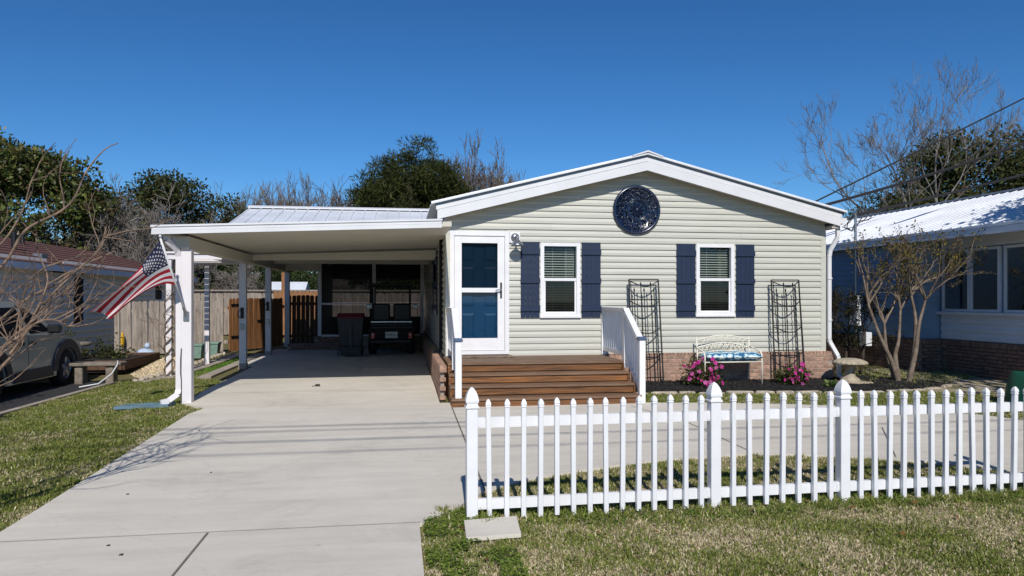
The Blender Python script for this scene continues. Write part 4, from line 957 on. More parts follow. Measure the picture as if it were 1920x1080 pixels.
# ---------------------------------------------------------------- bench with cushion
bn = thing('garden_bench', 'white iron garden bench with arched lattice back', 'bench', (5.6, 11.6, .19))
def tub(name, pts, r=.011, m='white_iron', n=7): mb = MB(); mb.tube(pts, r, n); return mb.build(name, m, bn, True)
bx0, bx1, yb_, yf_ = 5.08, 6.04, 11.80, 11.42; sz = .58
for x in (bx0, bx1): tub('leg', [(x, yb_ + .06, .19), (x, yb_, sz), (x - .004, yb_ + .03, .985)], .013)
for x in (bx0 - .03, bx1 + .03):
    tub('leg', [(x, yf_, .19), (x, yf_, sz), (x, yf_ + .01, .70), (x, yf_ + .06, .755), (x, yf_ + .14, .765), (x * .999, yb_ - .06, .80), (bx0 if x < 5.5 else bx1, yb_, .82)], .013)
arc = lambda z0, h, n=20, ins=0: [(bx0 + ins + (bx1 - bx0 - 2 * ins) * k / n, yb_ + .02, z0 + h * math.sin(PI * k / n)) for k in range(n + 1)]
tub('top_arch', arc(.935, .075)); tub('mid_arch', arc(.80, .085)); tub('low_arch', arc(.70, .05))
tub('seat_rail', [(bx0, yb_, sz), (bx1, yb_, sz)]); tub('seat_rail', [(bx0 - .03, yf_, sz), (bx1 + .03, yf_, sz)])
for x in (bx0, bx1): tub('seat_rail', [(x, yb_, sz), (x + (-.03 if x < 5.5 else .03), yf_, sz)])
for i in range(1, 13):
    x = bx0 + (bx1 - bx0) * i / 13; s = math.sin(PI * i / 13); tub('spindle', [(x, yb_, sz), (x, yb_ + .02, .70 + .05 * s)], .0075)
    tub('lattice_curl', [(x, yb_ + .02, .70 + .05 * s), (x + .035, yb_ + .02, .76 + .06 * s), (x, yb_ + .02, .80 + .085 * s)], .006); tub('lattice_curl', [(x, yb_ + .02, .70 + .05 * s), (x - .035, yb_ + .02, .76 + .06 * s), (x, yb_ + .02, .80 + .085 * s)], .006)
for i in range(1, 9):
    x = bx0 + (bx1 - bx0) * i / 9; s = math.sin(PI * i / 9); tub('lattice_bar', [(x - .04, yb_ + .02, .80 + .083 * s), (x + .03 * math.cos(i), yb_ + .02, .88 + .08 * s), (x + .04, yb_ + .02, .93 + .075 * s)], .006)
for i in range(1, 6): y = yf_ + (yb_ - yf_) * i / 6; tub('seat_slat', [(bx0 - .02, y, sz + .004), (bx1 + .02, y, sz + .004)], .007)
mb = MB(); nu, nv = 34, 10
for side in (1, -1):
    o = len(mb.v)
    for i in range(nu + 1):
        for j in range(nv + 1):
            s, t = i / nu, j / nv; tuft = .62 + .38 * abs(math.sin(PI * s * 4)) ** .5 * abs(math.sin(PI * t * 2 + .0)) ** .35
            prof = (max(0, 1 - (2 * s - 1) ** 8) * max(0, 1 - (2 * t - 1) ** 6)) ** .5
            mb.v.append((bx0 + .0 + (bx1 - bx0 + .04) * s, yf_ - .03 + (yb_ - yf_) * t, .665 + side * .085 * prof * (tuft if side > 0 else .8)))
    for i in range(nu):
        for j in range(nv): a = o + i * (nv + 1) + j; f = (a, a + nv + 1, a + nv + 2, a + 1); mb.f.append(f if side > 0 else f[::-1])
tag(mb.build('seat_cushion', 'cushion', None, True), 'tufted blue and teal patterned cushion on the white bench', 'cushion')

# ---------------------------------------------------------------- birdbath, outlet box, small plants
bb = thing('birdbath', 'scalloped concrete birdbath on a carved pedestal by the house corner', 'birdbath', (7.72, 11.45, .19))
bc = (7.72, 11.45, .0); wob = lambda a: 1 + .045 * abs(math.sin(a * 9))
mb = MB(); mb.lathe([(.05, .55), (.13, .545), (.235, .53), (.265, .515), (.28, .535), (.255, .565), (.18, .60), (.10, .615), (.01, .62)], bc, 108, wob=wob); mb.build('basin', 'cast_stone', bb, True)
mb = MB(); mb.lathe([(.145, .17), (.15, .25), (.125, .275), (.08, .31), (.062, .40), (.07, .46), (.10, .51), (.10, .54)], bc, 20, wob=lambda a: 1 + .10 * abs(math.sin(a * 2.5))); mb.build('pedestal', 'cast_stone', bb, True)
mb = MB(); mb.cbox(7.45, 8.02, 11.22, 11.62, .17, .215, .01); mb.build('base_slab', 'cast_stone', bb)
ob = thing('outlet_box', 'grey weatherproof outlet box low beside the step railing', 'outlet box', (3.62, 11.9, .3))
mb = MB(); mb.cbox(3.57, 3.68, 11.82, 11.925, .32, .46, .008); mb.build('cover', 'galv', ob); mb = MB(); mb.tube([(3.60, 11.9, .32), (3.60, 11.9, .2)], .012, 6); mb.build('conduit', 'galv', ob)
mb = MB(); mb.cbox(3.685, 3.74, 11.81, 11.925, .33, .45, .008); mb.build('side_cover', 'white_paint', ob)

def leafcloud(centers, n_per, spread, size, cols, r, aspect=.55, up=.3, flat=1.0):
    """leaf quads (folded along the midrib) scattered round the given centres"""
    C = np.repeat(np.asarray(centers, float), n_per, 0); N = len(C)
    off = r.normal(0, 1, (N, 3)); off /= np.linalg.norm(off, axis=1)[:, None] + 1e-9; off *= (r.uniform(0, 1, N) ** .5)[:, None] * np.asarray(spread)
    c = C + off; d = off / (np.linalg.norm(off, axis=1)[:, None] + 1e-9) + r.normal(0, .6, (N, 3)); d[:, 2] += up; d /= np.linalg.norm(d, axis=1)[:, None]
    q = r.normal(0, 1, (N, 3)); q[:, 2] *= flat; w = np.cross(d, q); w /= np.linalg.norm(w, axis=1)[:, None] + 1e-9
    s = (size * r.uniform(.6, 1.35, N))[:, None]
    V = np.stack([c, c + d * s * .5 + w * s * aspect * .5, c + d * s, c + d * s * .5 - w * s * aspect * .5], 1).reshape(-1, 3)
    F = np.arange(N)[:, None] * 4 + np.arange(4)[None]
    col = np.asarray(cols)[r.integers(0, len(cols), N)] * r.uniform(.65, 1.35, N)[:, None]
    return V, F, np.repeat(col, 4, 0)
def merge(parts):
    V, F, C = [], [], []; o = 0
    for v, f, c in parts: V.append(v); F.append(f + o); C.append(c); o += len(v)
    return np.concatenate(V), np.concatenate(F), np.concatenate(C)
AZ = [(.045, .075, .018), (.065, .10, .022), (.03, .05, .012), (.09, .11, .03), (.10, .06, .03)]
PK = [(.80, .07, .42), (.60, .03, .27), (.88, .20, .55), (.74, .05, .36)]
def azalea(x, y, w, h, nfl, seed, label):
    r = np.random.default_rng(seed); z0 = gz(x, y) + .02
    t = thing('azalea_bush', label, 'bush', (x, y, z0), 'pink azaleas in the mulch bed')
    st = MB(); cs = []
    for k in range(26):
        a = r.uniform(0, 6.28); rad = w * .5 * r.uniform(.15, 1) ** .6; hh = h * (1 - .45 * (rad / (w * .5)) ** 2) * r.uniform(.55, 1.0)
        p = (x + rad * math.cos(a), y + rad * .8 * math.sin(a), z0 + hh); cs.append(p)
        st.tube([(x + r.normal(0, .02), y + r.normal(0, .02), z0 - .02), (x + .5 * rad * math.cos(a), y + .4 * rad * math.sin(a), z0 + hh * .5), p], [.008, .005, .003], 4)
        cs.append((x + rad * .75 * math.cos(a + .3), y + rad * .6 * math.sin(a + .3), z0 + hh * .6)); cs.append((x + rad * .9 * math.cos(a - .3), y + rad * .7 * math.sin(a - .3), z0 + hh * .35))
    st.build('stems', 'bark_dark', t)
    V, F, C = leafcloud(cs, 20, (.07, .07, .06), .042, AZ, r); npmesh('foliage', V, F, 'leaf', t, C)
    order = sorted(range(len(cs)), key=lambda i: cs[i][1] - .25 * cs[i][2])[:int(nfl * 1.4)]; r.shuffle(order)
    for i in order[:nfl]:
        c = Vector(cs[i]) + Vector((r.uniform(-.05, .05), -.04 + r.uniform(-.03, .02), r.uniform(-.02, .04))); out = Vector((r.normal(0, .45), -1, r.normal(.35, .3))).normalized()
        e1 = out.orthogonal().normalized(); e2 = out.cross(e1); mb = MB(); R_ = r.uniform(.022, .044); cc = []
        for q in range(5):
            a = q * 2 * PI / 5 + r.uniform(-.15, .15); d1 = e1 * math.cos(a) + e2 * math.sin(a); d2 = e1 * -math.sin(a) + e2 * math.cos(a)
            mb.add([c, c + d1 * R_ * .6 + d2 * R_ * .42 + out * R_ * .25, c + d1 * R_ * 1.1 + out * R_ * .15, c + d1 * R_ * .6 - d2 * R_ * .42 + out * R_ * .25], [(0, 1, 2), (0, 2, 3)])
        me = mb.mesh('flower'); at = me.color_attributes.new('Col', 'FLOAT_COLOR', 'POINT'); k = PK[int(r.integers(0, 4))]
        for vi in range(len(me.vertices)): at.data[vi].color = (*(c_ * (.55 if vi % 4 == 0 else 1) for c_ in k), 1)
        me.materials.append(MATS['petal']); put('flower', me, t)
azalea(4.98, 11.35, .72, .52, 46, 3, 'larger pink flowering azalea in front of the left end of the bench')
azalea(6.58, 11.38, .58, .38, 26, 5, 'smaller pink flowering azalea in front of the right-hand trellis')
def smallplant(x, y, label, name, cols, n, size, seed, spread):
    r = np.random.default_rng(seed); z = gz(x, y) + .05; t = thing(name, label, 'plant', (x, y, z))
    V, F, C = leafcloud([(x, y, z)] * 6, n, spread, size, cols, r, up=.8); npmesh('foliage', V, F, 'leaf', t, C)
    mb = MB(); mb.tube([(x, y, z - .06), (x, y, z + .05)], .006, 5); mb.build('stem', 'bark_dark', t)
smallplant(7.05, 10.95, 'small low green perennial in the mulch near the birdbath', 'perennial', [(.08, .14, .03), (.12, .17, .05)], 16, .07, 1, (.1, .1, .06))
smallplant(7.36, 11.15, 'single low pink-flowered seedling beside the birdbath slab', 'seedling', [(.8, .06, .4), (.06, .1, .03)], 3, .04, 2, (.04, .04, .03))

# green fabric cover at the right edge
gcv = MB(); n = 26
prof = [(.42, 0), (.44, .10), (.42, .26), (.385, .40), (.36, .46), (.29, .475), (.16, .455), (.02, .45)]
o = 0
gcv.lathe(prof, (9.08, 9.0, gz(9.08, 9.0) - .01), 40, wob=lambda a: 1 + .05 * math.sin(3 * a + 1) + .03 * math.sin(7 * a) + .10 * max(0, math.cos(a - PI)) ** 6)
gcv.v = [(x, y, z + (.075 * max(0, (8.95 - x) / .3) if z > .4 else 0)) for x, y, z in gcv.v]
tag(gcv.build('covered_seat', 'green_cover', None, True), 'low seat under a dark green fabric cover at the right edge', 'covered seat')

# ---------------------------------------------------------------- trees and shrubs
def grow(mb, p, d, L, r, depth, R, spread=.6, kids=(2, 4), sides=None, up=.12, tips=None, wob=.18, shrink=.66, minr=.004, nseg=3):
    pts = [Vector(p)]; rad = [r]; d = Vector(d).normalized(); r1 = max(minr, r * .62)
    for i in range(nseg):
        d = (d + Vector((R.gauss(0, wob), R.gauss(0, wob), R.gauss(0, wob) + up * .5))).normalized(); pts.append(pts[-1] + d * L / nseg); rad.append(r + (r1 - r) * (i + 1) / nseg)
    mb.tube(pts, rad, sides[depth] if sides and depth < len(sides) else 3, False)
    if tips is not None and depth <= 1: tips += [tuple(q) for q in pts[1:]]
    if depth == 0: return
    n = R.randint(*kids)
    for k in range(n):
        t = 1.0 if k == 0 else R.uniform(.3, .98); f = t * nseg; i = min(int(f), nseg - 1); q = pts[i].lerp(pts[i + 1], f - i)
        ax = Vector((R.gauss(0, 1), R.gauss(0, 1), R.gauss(0, 1))); ax = (ax - d * ax.dot(d)).normalized(); s = spread * R.uniform(.5, 1.3) * (.55 if k == 0 else 1)
        nd = (d * math.cos(s) + ax * math.sin(s)); nd.z += up; grow(mb, q, nd, L * shrink * R.uniform(.75, 1.2), max(minr, (rad[-1] if k == 0 else rad[-1] * .75)), depth - 1, R, spread, kids, sides, up, tips, wob, shrink, minr, nseg)

def bare_mesh(seed, H=9.0, stems=3, depth=6, m='bark_grey', base=.16, spread=.55, kids=(2, 4), minr=.012, first=.3):
    R = random.Random(seed); mb = MB()
    for s in range(stems):
        a = 2 * PI * s / stems + R.uniform(-.4, .4); d = Vector((math.cos(a) * .22 * (stems > 1), math.sin(a) * .22 * (stems > 1), 1))
        grow(mb, (.12 * math.cos(a) * (stems > 1), .12 * math.sin(a) * (stems > 1), -.1), d, H * first, base, depth, R, spread, kids, [3, 3, 3, 4, 5, 6, 7, 8], .10, None, .12, .72, minr)
    top = max(v[2] for v in mb.v); mb.v = [(x * H / top, y * H / top, z * H / top) for x, y, z in mb.v]
    me = mb.mesh('bare_tree', True); me.materials.append(MATS[m]); return me
def treemesh_crown(lobes, n, size, cols, seed, m='leaf', aspect=.55, per=14, clump=.35, up=.25):
    """lobes: (cx,cy,cz,rx,ry,rz): leaf clumps spread over each lobe's outer shell"""
    r = np.random.default_rng(seed); cs = []; tot = sum(l[3] * l[5] for l in lobes)
    for (cx, cy, cz, rx, ry, rz) in lobes:
        k = max(3, int(n / per * rx * rz / tot)); v = r.normal(0, 1, (k, 3)); v /= np.linalg.norm(v, axis=1)[:, None]; rad = r.uniform(.55, 1.08, k) ** .6
        cs.append(np.stack([cx + v[:, 0] * rx * rad, cy + v[:, 1] * ry * rad, cz + v[:, 2] * rz * rad], -1))
    cs = np.concatenate(cs); V, F, C = leafcloud(cs, per, (clump, clump, clump * .8), size, cols, r, aspect, up)
    cv = r.uniform(.55, 1.35, len(cs)); C = C * np.repeat(cv, per * 4)[:, None]
    return npmesh('crown', V, F, m, 'mesh', C)
def tree(name, label, loc, crown_me, trunk_h, trunk_r, group=None, bark='bark_dark', scl=1.0, rot=0.0, limbs=5, seed=0, lobes=(), cat='tree'):
    t = put(name, None, None, loc, (0, 0, rot), (scl,) * 3); tag(t, label, cat, group)
    def child(nm, me): o = bpy.data.objects.new(nm, me); COL.objects.link(o); o.parent = t; return o
    R = random.Random(seed); mb = MB(); top = Vector((R.uniform(-.2, .2), R.uniform(-.2, .2), trunk_h))
    mb.tube([(0, 0, -.1), (R.uniform(-.1, .1), R.uniform(-.1, .1), trunk_h * .5), top], [trunk_r, trunk_r * .8, trunk_r * .6], 8)
    for l in list(lobes)[:max(limbs, 8)]:
        b = Vector((0, 0, trunk_h * R.uniform(.45, .95))); e = Vector((l[0], l[1], l[2])); mb.tube([b, b.lerp(e, .5) + Vector((R.uniform(-.2, .2), R.uniform(-.2, .2), .25)), e], [trunk_r * .5, trunk_r * .33, trunk_r * .14], 5)
    me = mb.mesh('trunk', True); me.materials.append(MATS[bark]); child('trunk', me); child('crown', crown_me); return t
def lobes_round(n, rx, ry, z0, z1, lr, seed):
    R = random.Random(seed); out = []
    for k in range(n):
        a = R.uniform(0, 2 * PI); t = R.random(); z = z0 + (z1 - z0) * t; e = math.sin(PI * (.16 + .74 * t)); q = R.uniform(.35, 1) ** .5
        s = R.uniform(.75, 1.2) * lr; out.append((math.cos(a) * rx * e * q, math.sin(a) * ry * e * q, z, s * 1.15, s * 1.15, s * .85))
    return out
OAK = [(.05, .062, .02), (.066, .08, .025), (.09, .10, .033), (.034, .044, .016), (.10, .086, .04)]
MAG = [(.055, .08, .018), (.085, .115, .024), (.12, .14, .034), (.034, .05, .013), (.12, .085, .034)]
PINE = [(.045, .058, .016), (.065, .078, .022), (.085, .09, .026), (.03, .038, .012)]

# pine behind the carport roof: needle tufts as thin blades
L1 = lobes_round(54, 2.7, 2.4, 2.4, 8.5, 1.0, 14) + [(.4, 0, 9.1, .9, .9, .6), (-.6, .2, 8.8, .8, .8, .6), (2.7, .1, 6.6, .5, .5, .5), (3.1, .2, 5.1, .6, .6, .8), (-2.6, 0, 4.2, .8, .8, .6), (-2.9, 0, 3.2, .7, .7, .5)]
pine_me = treemesh_crown(L1, 64000, .32, PINE, 3, 'leaf', .13, 22, .27, .5)
tree('pine_tree', 'large dense dark green pine standing behind the carport roof', (.55, 38, .25), pine_me, 7.5, .25, None, 'bark_dark', 1.0, 0, 8, 3, L1[:10])
# magnolia behind the left neighbour's house
L2 = lobes_round(40, 4.0, 3.2, 1.6, 6.6, 1.0, 5) + [(-.6, 0, 7.2, .9, .9, .7), (2.4, 0, 5.6, .8, .8, .6), (3.4, .1, 4.9, .7, .7, .5)]
mag_me = treemesh_crown(L2, 42000, .20, MAG, 4, 'leaf_gloss', .45, 14, .34)
tree('magnolia_tree', 'broad glossy-leaved magnolia behind the brown-roofed house', (-16.3, 33, .25), mag_me, 5, .28, None, 'bark_grey', 1.08, 0, 8, 4, L2[:10])
# evergreen oaks
L3 = lobes_round(36, 3.4, 3.0, 1.8, 5.8, .95, 9)
oak_me = treemesh_crown(L3, 44000, .15, OAK, 6, 'leaf', .5, 14, .34)
for i, (x, y, s, rot, lb) in enumerate(((-11.8, 40, 1.22, .4, 'dark evergreen oak rising left of the carport roof behind bare trees'), (32.4, 36, 1.66, 1.2, 'tall dark evergreen oak at the far right behind the blue house'),
        (38.0, 38, 1.6, 3.1, 'dark evergreen oak cut by the right edge of the photo'), (28.4, 37, 1.15, 2.2, 'lower dark oak just right of the tall bare tree'), (23.6, 37, .66, 5.0, 'low dark oak between the house gable and the tall bare tree'))):
    tree('oak_tree', lb, (x, y, .25), oak_me, 4.2, .24, 'evergreen oaks behind the houses', 'bark_grey', s, rot, 8, i, L3[:10])
# lower evergreen growth seen beneath the carport
L4 = lobes_round(22, 2.4, 1.8, .6, 3.0, .8, 19)
shr_me = treemesh_crown(L4, 15000, .13, [(.035, .055, .016), (.05, .07, .022), (.07, .085, .03), (.022, .034, .011)], 8, 'leaf', .5, 14, .3)
for i, (x, y, s, rot, lb) in enumerate(((-13.0, 35, 1.0, .3, 'dark evergreen thicket behind the flag'), (-9.6, 34, .95, 1.9, 'dark evergreen thicket above the grey fence by the pergola'), (-6.8, 35, 1.0, 3.0, 'dark evergreen thicket seen between the first carport posts'),
        (-4.2, 34, .95, 4.2, 'dark evergreen thicket seen between the inner carport posts'), (-1.5, 35, 1.0, 5.1, 'dark evergreen thicket behind the screened porch'), (1.4, 36, 1.0, .9, 'dark evergreen thicket behind the golf cart'))):
    tree('evergreen_thicket', lb, (x, y, .25), shr_me, 2.0, .14, 'evergreen thickets behind the back fence', 'bark_dark', s, rot, 6, i, L4[:8])
# bare trees
B1 = bare_mesh(26, 13.0, 3, 8, 'bark_pale', .13, .58, (2, 3), .007, .24)
def bare(me, loc, s, rot, label, group='leafless trees', name='bare_tree'):
    t = put(name, None, None, loc, (0, 0, rot), s if isinstance(s, tuple) else (s,) * 3); tag(t, label, 'tree', group)
    o = bpy.data.objects.new('branches', me); COL.objects.link(o); o.parent = t; return t
co = np.empty(len(B1.vertices) * 3, np.float32); B1.vertices.foreach_get('co', co); co = co.reshape(-1, 3); best = None
for k in range(24):                       # turn the tall tree so that its crown is evenly spread as seen from the street
    a = k * PI / 12; xx = co[:, 0] * math.cos(a) - co[:, 1] * math.sin(a); lo, hi = np.percentile(xx, 1), np.percentile(xx, 99); w_ = abs((hi - lo) * .95 - 7.8) + .3 * abs(np.median(xx) - (hi + lo) / 2)
    if best is None or w_ < best[0]: best = (w_, a, (hi + lo) / 2)
bare(B1, (22.9 - best[2] * .78, 30, .25), (.78, .78, .95), best[1], 'tall pale leafless tree rising behind the blue house roof')
B2 = bare_mesh(33, 8.0, 4, 7, 'bark_grey', .09, .55, (2, 4), .009, .25); B3 = bare_mesh(47, 5.6, 3, 7, 'bark_pale', .10, .8, (2, 4), .008, .25)
for (x, y, s, rot, me, lb) in ((-8.6, 46, 1.12, .2, B2, 'leafless tree above the left end of the ribbed metal roof'), (-5.3, 47, 1.22, 1.6, B2, 'leafless tree just left of the big pine'), (-11.2, 44, .95, 2.8, B2, 'small leafless tree left of the ribbed metal roof'),
        (4.1, 44, 1.46, 4.1, B2, 'tall thin leafless tree right of the big pine'), (6.3, 45, 1.2, 5.5, B2, 'leafless tree touching the left slope of the gable'), (1.9, 46, 1.1, 3.4, B2, 'leafless tree half hidden behind the big pine'), (-7.0, 45, 1.1, .9, B2, 'leafless tree above the middle of the ribbed metal roof'), (-3.6, 46, 1.0, 5.0, B2, 'low leafless tree touching the left side of the big pine'),
        (-9.6, 31.5, 1.12, .5, B3, 'pale spreading leafless tree behind the flag'), (-11.6, 33, 1.22, 1.9, B3, 'spreading leafless tree above the brown roof'), (-6.4, 31, .62, 3.3, B3, 'pale gnarled leafless tree seen between the carport posts'), (-2.9, 32, .55, 4.4, B3, 'small pale leafless tree seen beside the screened porch'),
        (27.0, 31, .85, 4.4, B3, 'grey leafless tree in front of the oaks at right')):
    bare(me, (x, y, .25), s, rot, lb)

# crape myrtle at the right of the house, with thin olive leaves
cm = thing('crape_myrtle', 'smooth-trunked crape myrtle with sparse olive leaves beside the birdbath', 'tree', (8.72, 11.5, .18))
R = random.Random(12); mb = MB(); tips = []
stems = [[(8.70, 11.5, .12), (8.55, 11.5, .55), (8.30, 11.5, 1.05), (8.12, 11.52, 1.55)], [(8.74, 11.55, .12), (8.70, 11.6, .62), (8.78, 11.62, .9), (8.84, 11.65, 1.45)], [(8.86, 11.48, .12), (9.0, 11.47, .72), (9.06, 11.46, 1.2), (9.18, 11.45, 1.62)], [(8.86, 11.48, .12), (9.0, 11.5, .72), (9.02, 11.5, 1.28), (8.94, 11.5, 1.7)], [(8.70, 11.55, .12), (8.58, 11.66, .7), (8.56, 11.7, 1.2)]]
for s in stems:
    n = len(s); rad = [.05 - .032 * i / (n - 1) for i in range(n)]; pts = [bez(s, k / 14) for k in range(15)]; mb.tube(pts, [rad[0] + (rad[-1] - rad[0]) * k / 14 for k in range(15)], 8)
    for k in range(4): grow(mb, s[-1], (R.uniform(-.7, .7), R.uniform(-.4, .4), 1), .55, .02, 3, R, .6, (2, 3), [3, 3, 4, 5], .08, tips, .16, .74, .003)
mb.build('branches', 'bark_crape', cm, True)
rn = np.random.default_rng(3); tp = np.array(tips); tp = tp[rn.uniform(0, 1, len(tp)) < .8]
V, F, C = leafcloud(tp, 4, (.06, .06, .055), .042, [(.14, .12, .03), (.19, .15, .03), (.09, .09, .025), (.10, .055, .025)], rn, .6); npmesh('foliage', V, F, 'leaf', cm, C)
ds = thing('dark_shrub', 'dark thin-stemmed shrub between the house corner and the crape myrtle', 'shrub', (8.35, 12.7, .2))
mb = MB(); tips = []; R = random.Random(5)
for (a, b) in (((8.15, 12.6, .1), (8.1, 12.6, 1.0)), ((8.4, 12.7, .1), (8.5, 12.7, .9)), ((8.62, 12.5, .1), (8.72, 12.5, .95)), ((8.0, 12.8, .1), (7.95, 12.8, .8))):
    mb.tube([a, Vector(a).lerp(Vector(b), .5) + Vector((.03, 0, 0)), b], [.032, .026, .018], 6)
    for k in range(3): grow(mb, b, (R.uniform(-.6, .6), R.uniform(-.4, .4), 1), .38, .012, 3, R, .7, (2, 3), [3, 3, 3, 4], .03, tips, .2, .74, .003)
    for k in range(3): grow(mb, Vector(a).lerp(Vector(b), R.uniform(.5, .9)), (R.uniform(-1, 1), R.uniform(-.5, .5), .6), .3, .01, 2, R, .7, (2, 3), [3, 3, 3], .03, tips, .2, .74, .003)
mb.build('branches', 'bark_dark', ds, True)
V, F, C = leafcloud(np.array(tips), 5, (.06, .06, .06), .04, [(.04, .05, .018), (.06, .05, .02), (.03, .035, .014)], rn, .6); npmesh('foliage', V, F, 'leaf', ds, C)

# bare ornamental tree leaning in from the left edge
ft = thing('leafless_sapling', 'tan leafless shrubby tree reaching in at the left edge', 'tree', (-3.35, 5.4, 0))
R = random.Random(77); mb = MB()
main = [[(-3.35, 5.4, -.05), (-3.2, 5.45, .9), (-3.01, 5.6, 1.6), (-2.79, 5.66, 1.92), (-2.69, 5.72, 2.15), (-2.52, 5.85, 2.30), (-2.44, 5.91, 2.42), (-2.38, 5.97, 2.63), (-2.28, 6.04, 2.81), (-2.2, 6.1, 2.88)],
        [(-3.35, 5.4, -.05), (-3.1, 5.45, .65), (-2.95, 5.5, .91), (-2.77, 5.54, 1.16), (-2.69, 5.59, 1.29), (-2.61, 5.63, 1.5), (-2.56, 5.67, 1.65), (-2.54, 5.71, 1.81), (-2.63, 5.76, 2.0), (-2.66, 5.8, 2.16)],
        [(-3.33, 5.4, .4), (-2.9, 5.4, 1.14), (-2.72, 5.5, 1.32), (-2.66, 5.6, 1.4), (-2.53, 5.7, 1.65), (-2.39, 5.8, 1.85), (-2.27, 5.9, 2.02), (-2.25, 6.0, 2.21)],
        [(-3.3, 5.45, .6), (-3.01, 5.6, 1.35), (-2.84, 5.68, 1.5), (-2.7, 5.76, 1.65), (-2.52, 5.84, 1.77), (-2.41, 5.92, 1.89), (-2.19, 6.0, 2.02)],
        [(-2.69, 5.5, 1.26), (-2.58, 5.58, 1.46), (-2.48, 5.65, 1.5), (-2.4, 5.72, 1.45), (-2.32, 5.8, 1.49)], [(-3.2, 5.3, .9), (-2.78, 5.3, 1.94), (-2.71, 5.42, 2.02), (-2.64, 5.55, 2.25), (-2.63, 5.67, 2.5), (-2.64, 5.8, 2.6)],
        [(-3.35, 5.4, .2), (-3.2, 5.3, .8), (-3.15, 5.5, 1.2), (-3.0, 5.9, 1.6), (-2.85, 6.2, 1.8)], [(-3.35, 5.4, .3), (-3.4, 5.6, .9), (-3.3, 6.0, 1.3), (-3.0, 6.4, 1.5)], [(-3.3, 5.4, .3), (-2.98, 5.35, .9), (-2.80, 5.35, 1.05), (-2.66, 5.4, 1.35), (-2.58, 5.45, 1.42)]]
for i, s in enumerate(main):
    N = 5 * len(s); pts = [bez(s, k / N) for k in range(N + 1)]; r0 = (.018 if i < 4 else .011); r1 = .0035; mb.tube(pts, [r0 + (r1 - r0) * (k / N) ** .7 for k in range(N + 1)], 7)
    for k in range(2 if i == 0 else 4 if i == 5 else 9):
        p = pts[int(N * R.uniform(.25, .95 if i else .6))]; grow(mb, p, (R.uniform(-.4, 1), R.uniform(-.4, .8), R.uniform(-.1, .8)), R.uniform(.14, .30), .006, 2, R, .5, (1, 3), [3, 4, 5], .05, None, .16, .7, .0025)
mb.build('branches', 'bark_tan', ft, True)

# off to the sides: evergreens that shade the parked car and the blue house
for (x, y, s, rot, lb) in ((-8.3, 6.6, .80, 1.0, 'evergreen oak left of the photo shading the parked car'), (13.6, 4.4, 1.35, 2.0, 'evergreen oak right of the photo shading the blue house')):
    tree('oak_tree', lb, (x, y, 0), oak_me, 4.2, .24, 'evergreen oaks beside the plot', 'bark_grey', s, rot, 8, 3, L3[:10])

# ---------------------------------------------------------------- left neighbour's house
lh = thing('neighbour_house', 'white-sided house with brown shingle roof on the left', 'house', (-11, 21, .2))
LX = -8.0
siding_run(lh, .32, 14, (12.5, 29.0), LX, [(19.16, 19.84, 1.0, 2.2), (17.92, 18.72, 2.24, 2.42), (25.2, 26.0, 1.6, 2.1)], 'left_siding', None, 'y', .045, .16, sign=1)
mb = MB(); mb.box(-14, LX - .002, 12.52, 29, .0, 2.5); mb.build('wall', 'left_siding', lh)
def sidewin(parent, y0, y1, z0, z1, x, sg):
    mb = MB(); t = .04; a, b = sorted((x + sg * .0, x + sg * .03))
    mb.box(a, b, y0 - t, y0, z0 - t, z1 + t); mb.box(a, b, y1, y1 + t, z0 - t, z1 + t); mb.box(a, b, y0, y1, z1, z1 + t); mb.box(a, b, y0, y1, z0 - t, z0); w = mb.build('window', 'white_siding', parent)
    xx = x + sg * .004; MB().quad((xx, y0, z0), (xx, y1, z0), (xx, y1, z1), (xx, y0, z1)).build('pane', 'dark_pane', w)
mat('dark_pane', (.012, .013, .016), .5, .2, 3, spec=.06)
sidewin(lh, 19.2, 19.8, 1.03, 2.18, LX + .02, 1); sidewin(lh, 17.96, 18.68, 2.26, 2.40, LX + .02, 1); sidewin(lh, 25.25, 25.95, 1.62, 2.08, LX, 1)
mb = MB(); mb.prism([(-7.75, 12.2, 2.42), (-11, 12.2, 3.36), (-14.3, 12.2, 2.42), (-14.3, 12.2, 2.36), (-11, 12.2, 3.28), (-7.75, 12.2, 2.36)], (0, 17.2, 0)); rf = mb.build('roof', 'shingle', lh)
for i in range(9):                       # shingle courses as shallow steps up the visible slope
    t0 = i / 9; x = -7.75 - 3.25 * t0; z = 2.42 + .94 * t0
    mb = MB(); mb.prism([(x, 12.2, z + .001), (x - .37, 12.2, z + .106), (x - .37, 12.2, z + .112), (x, 12.2, z + .02)], (0, 17.2, 0)); mb.build('shingle_course', 'shingle', rf)
mb = MB(); mb.box(-7.76, -7.735, 12.2, 29.4, 2.28, 2.42); mb.build('fascia', 'white_siding', lh)
mb = MB(); mb.box(-7.76, LX, 12.2, 29.4, 2.30, 2.34); mb.build('soffit', 'white_siding', lh)
for (x, y, h) in ((-9.2, 19.0, .42), (-10.2, 21.5, .3)):
    mb = MB(); zb_ = 2.42 + (-7.75 - x) * .289; mb.tube([(x, y, zb_ - .05), (x, y, zb_ + h)], .06, 8); mb.build('vent_pipe', 'black_plastic', rf)
mb = MB(); mb.box(-8.6, -8.4, 18.6, 18.9, 2.6, 2.72); mb.build('roof_vent', 'galv', rf)
mb = MB(); mb.box(LX, LX + .06, 19.3, 19.36, 1.6, 1.72); mb.build('wall_light', 'black_plastic', lh)

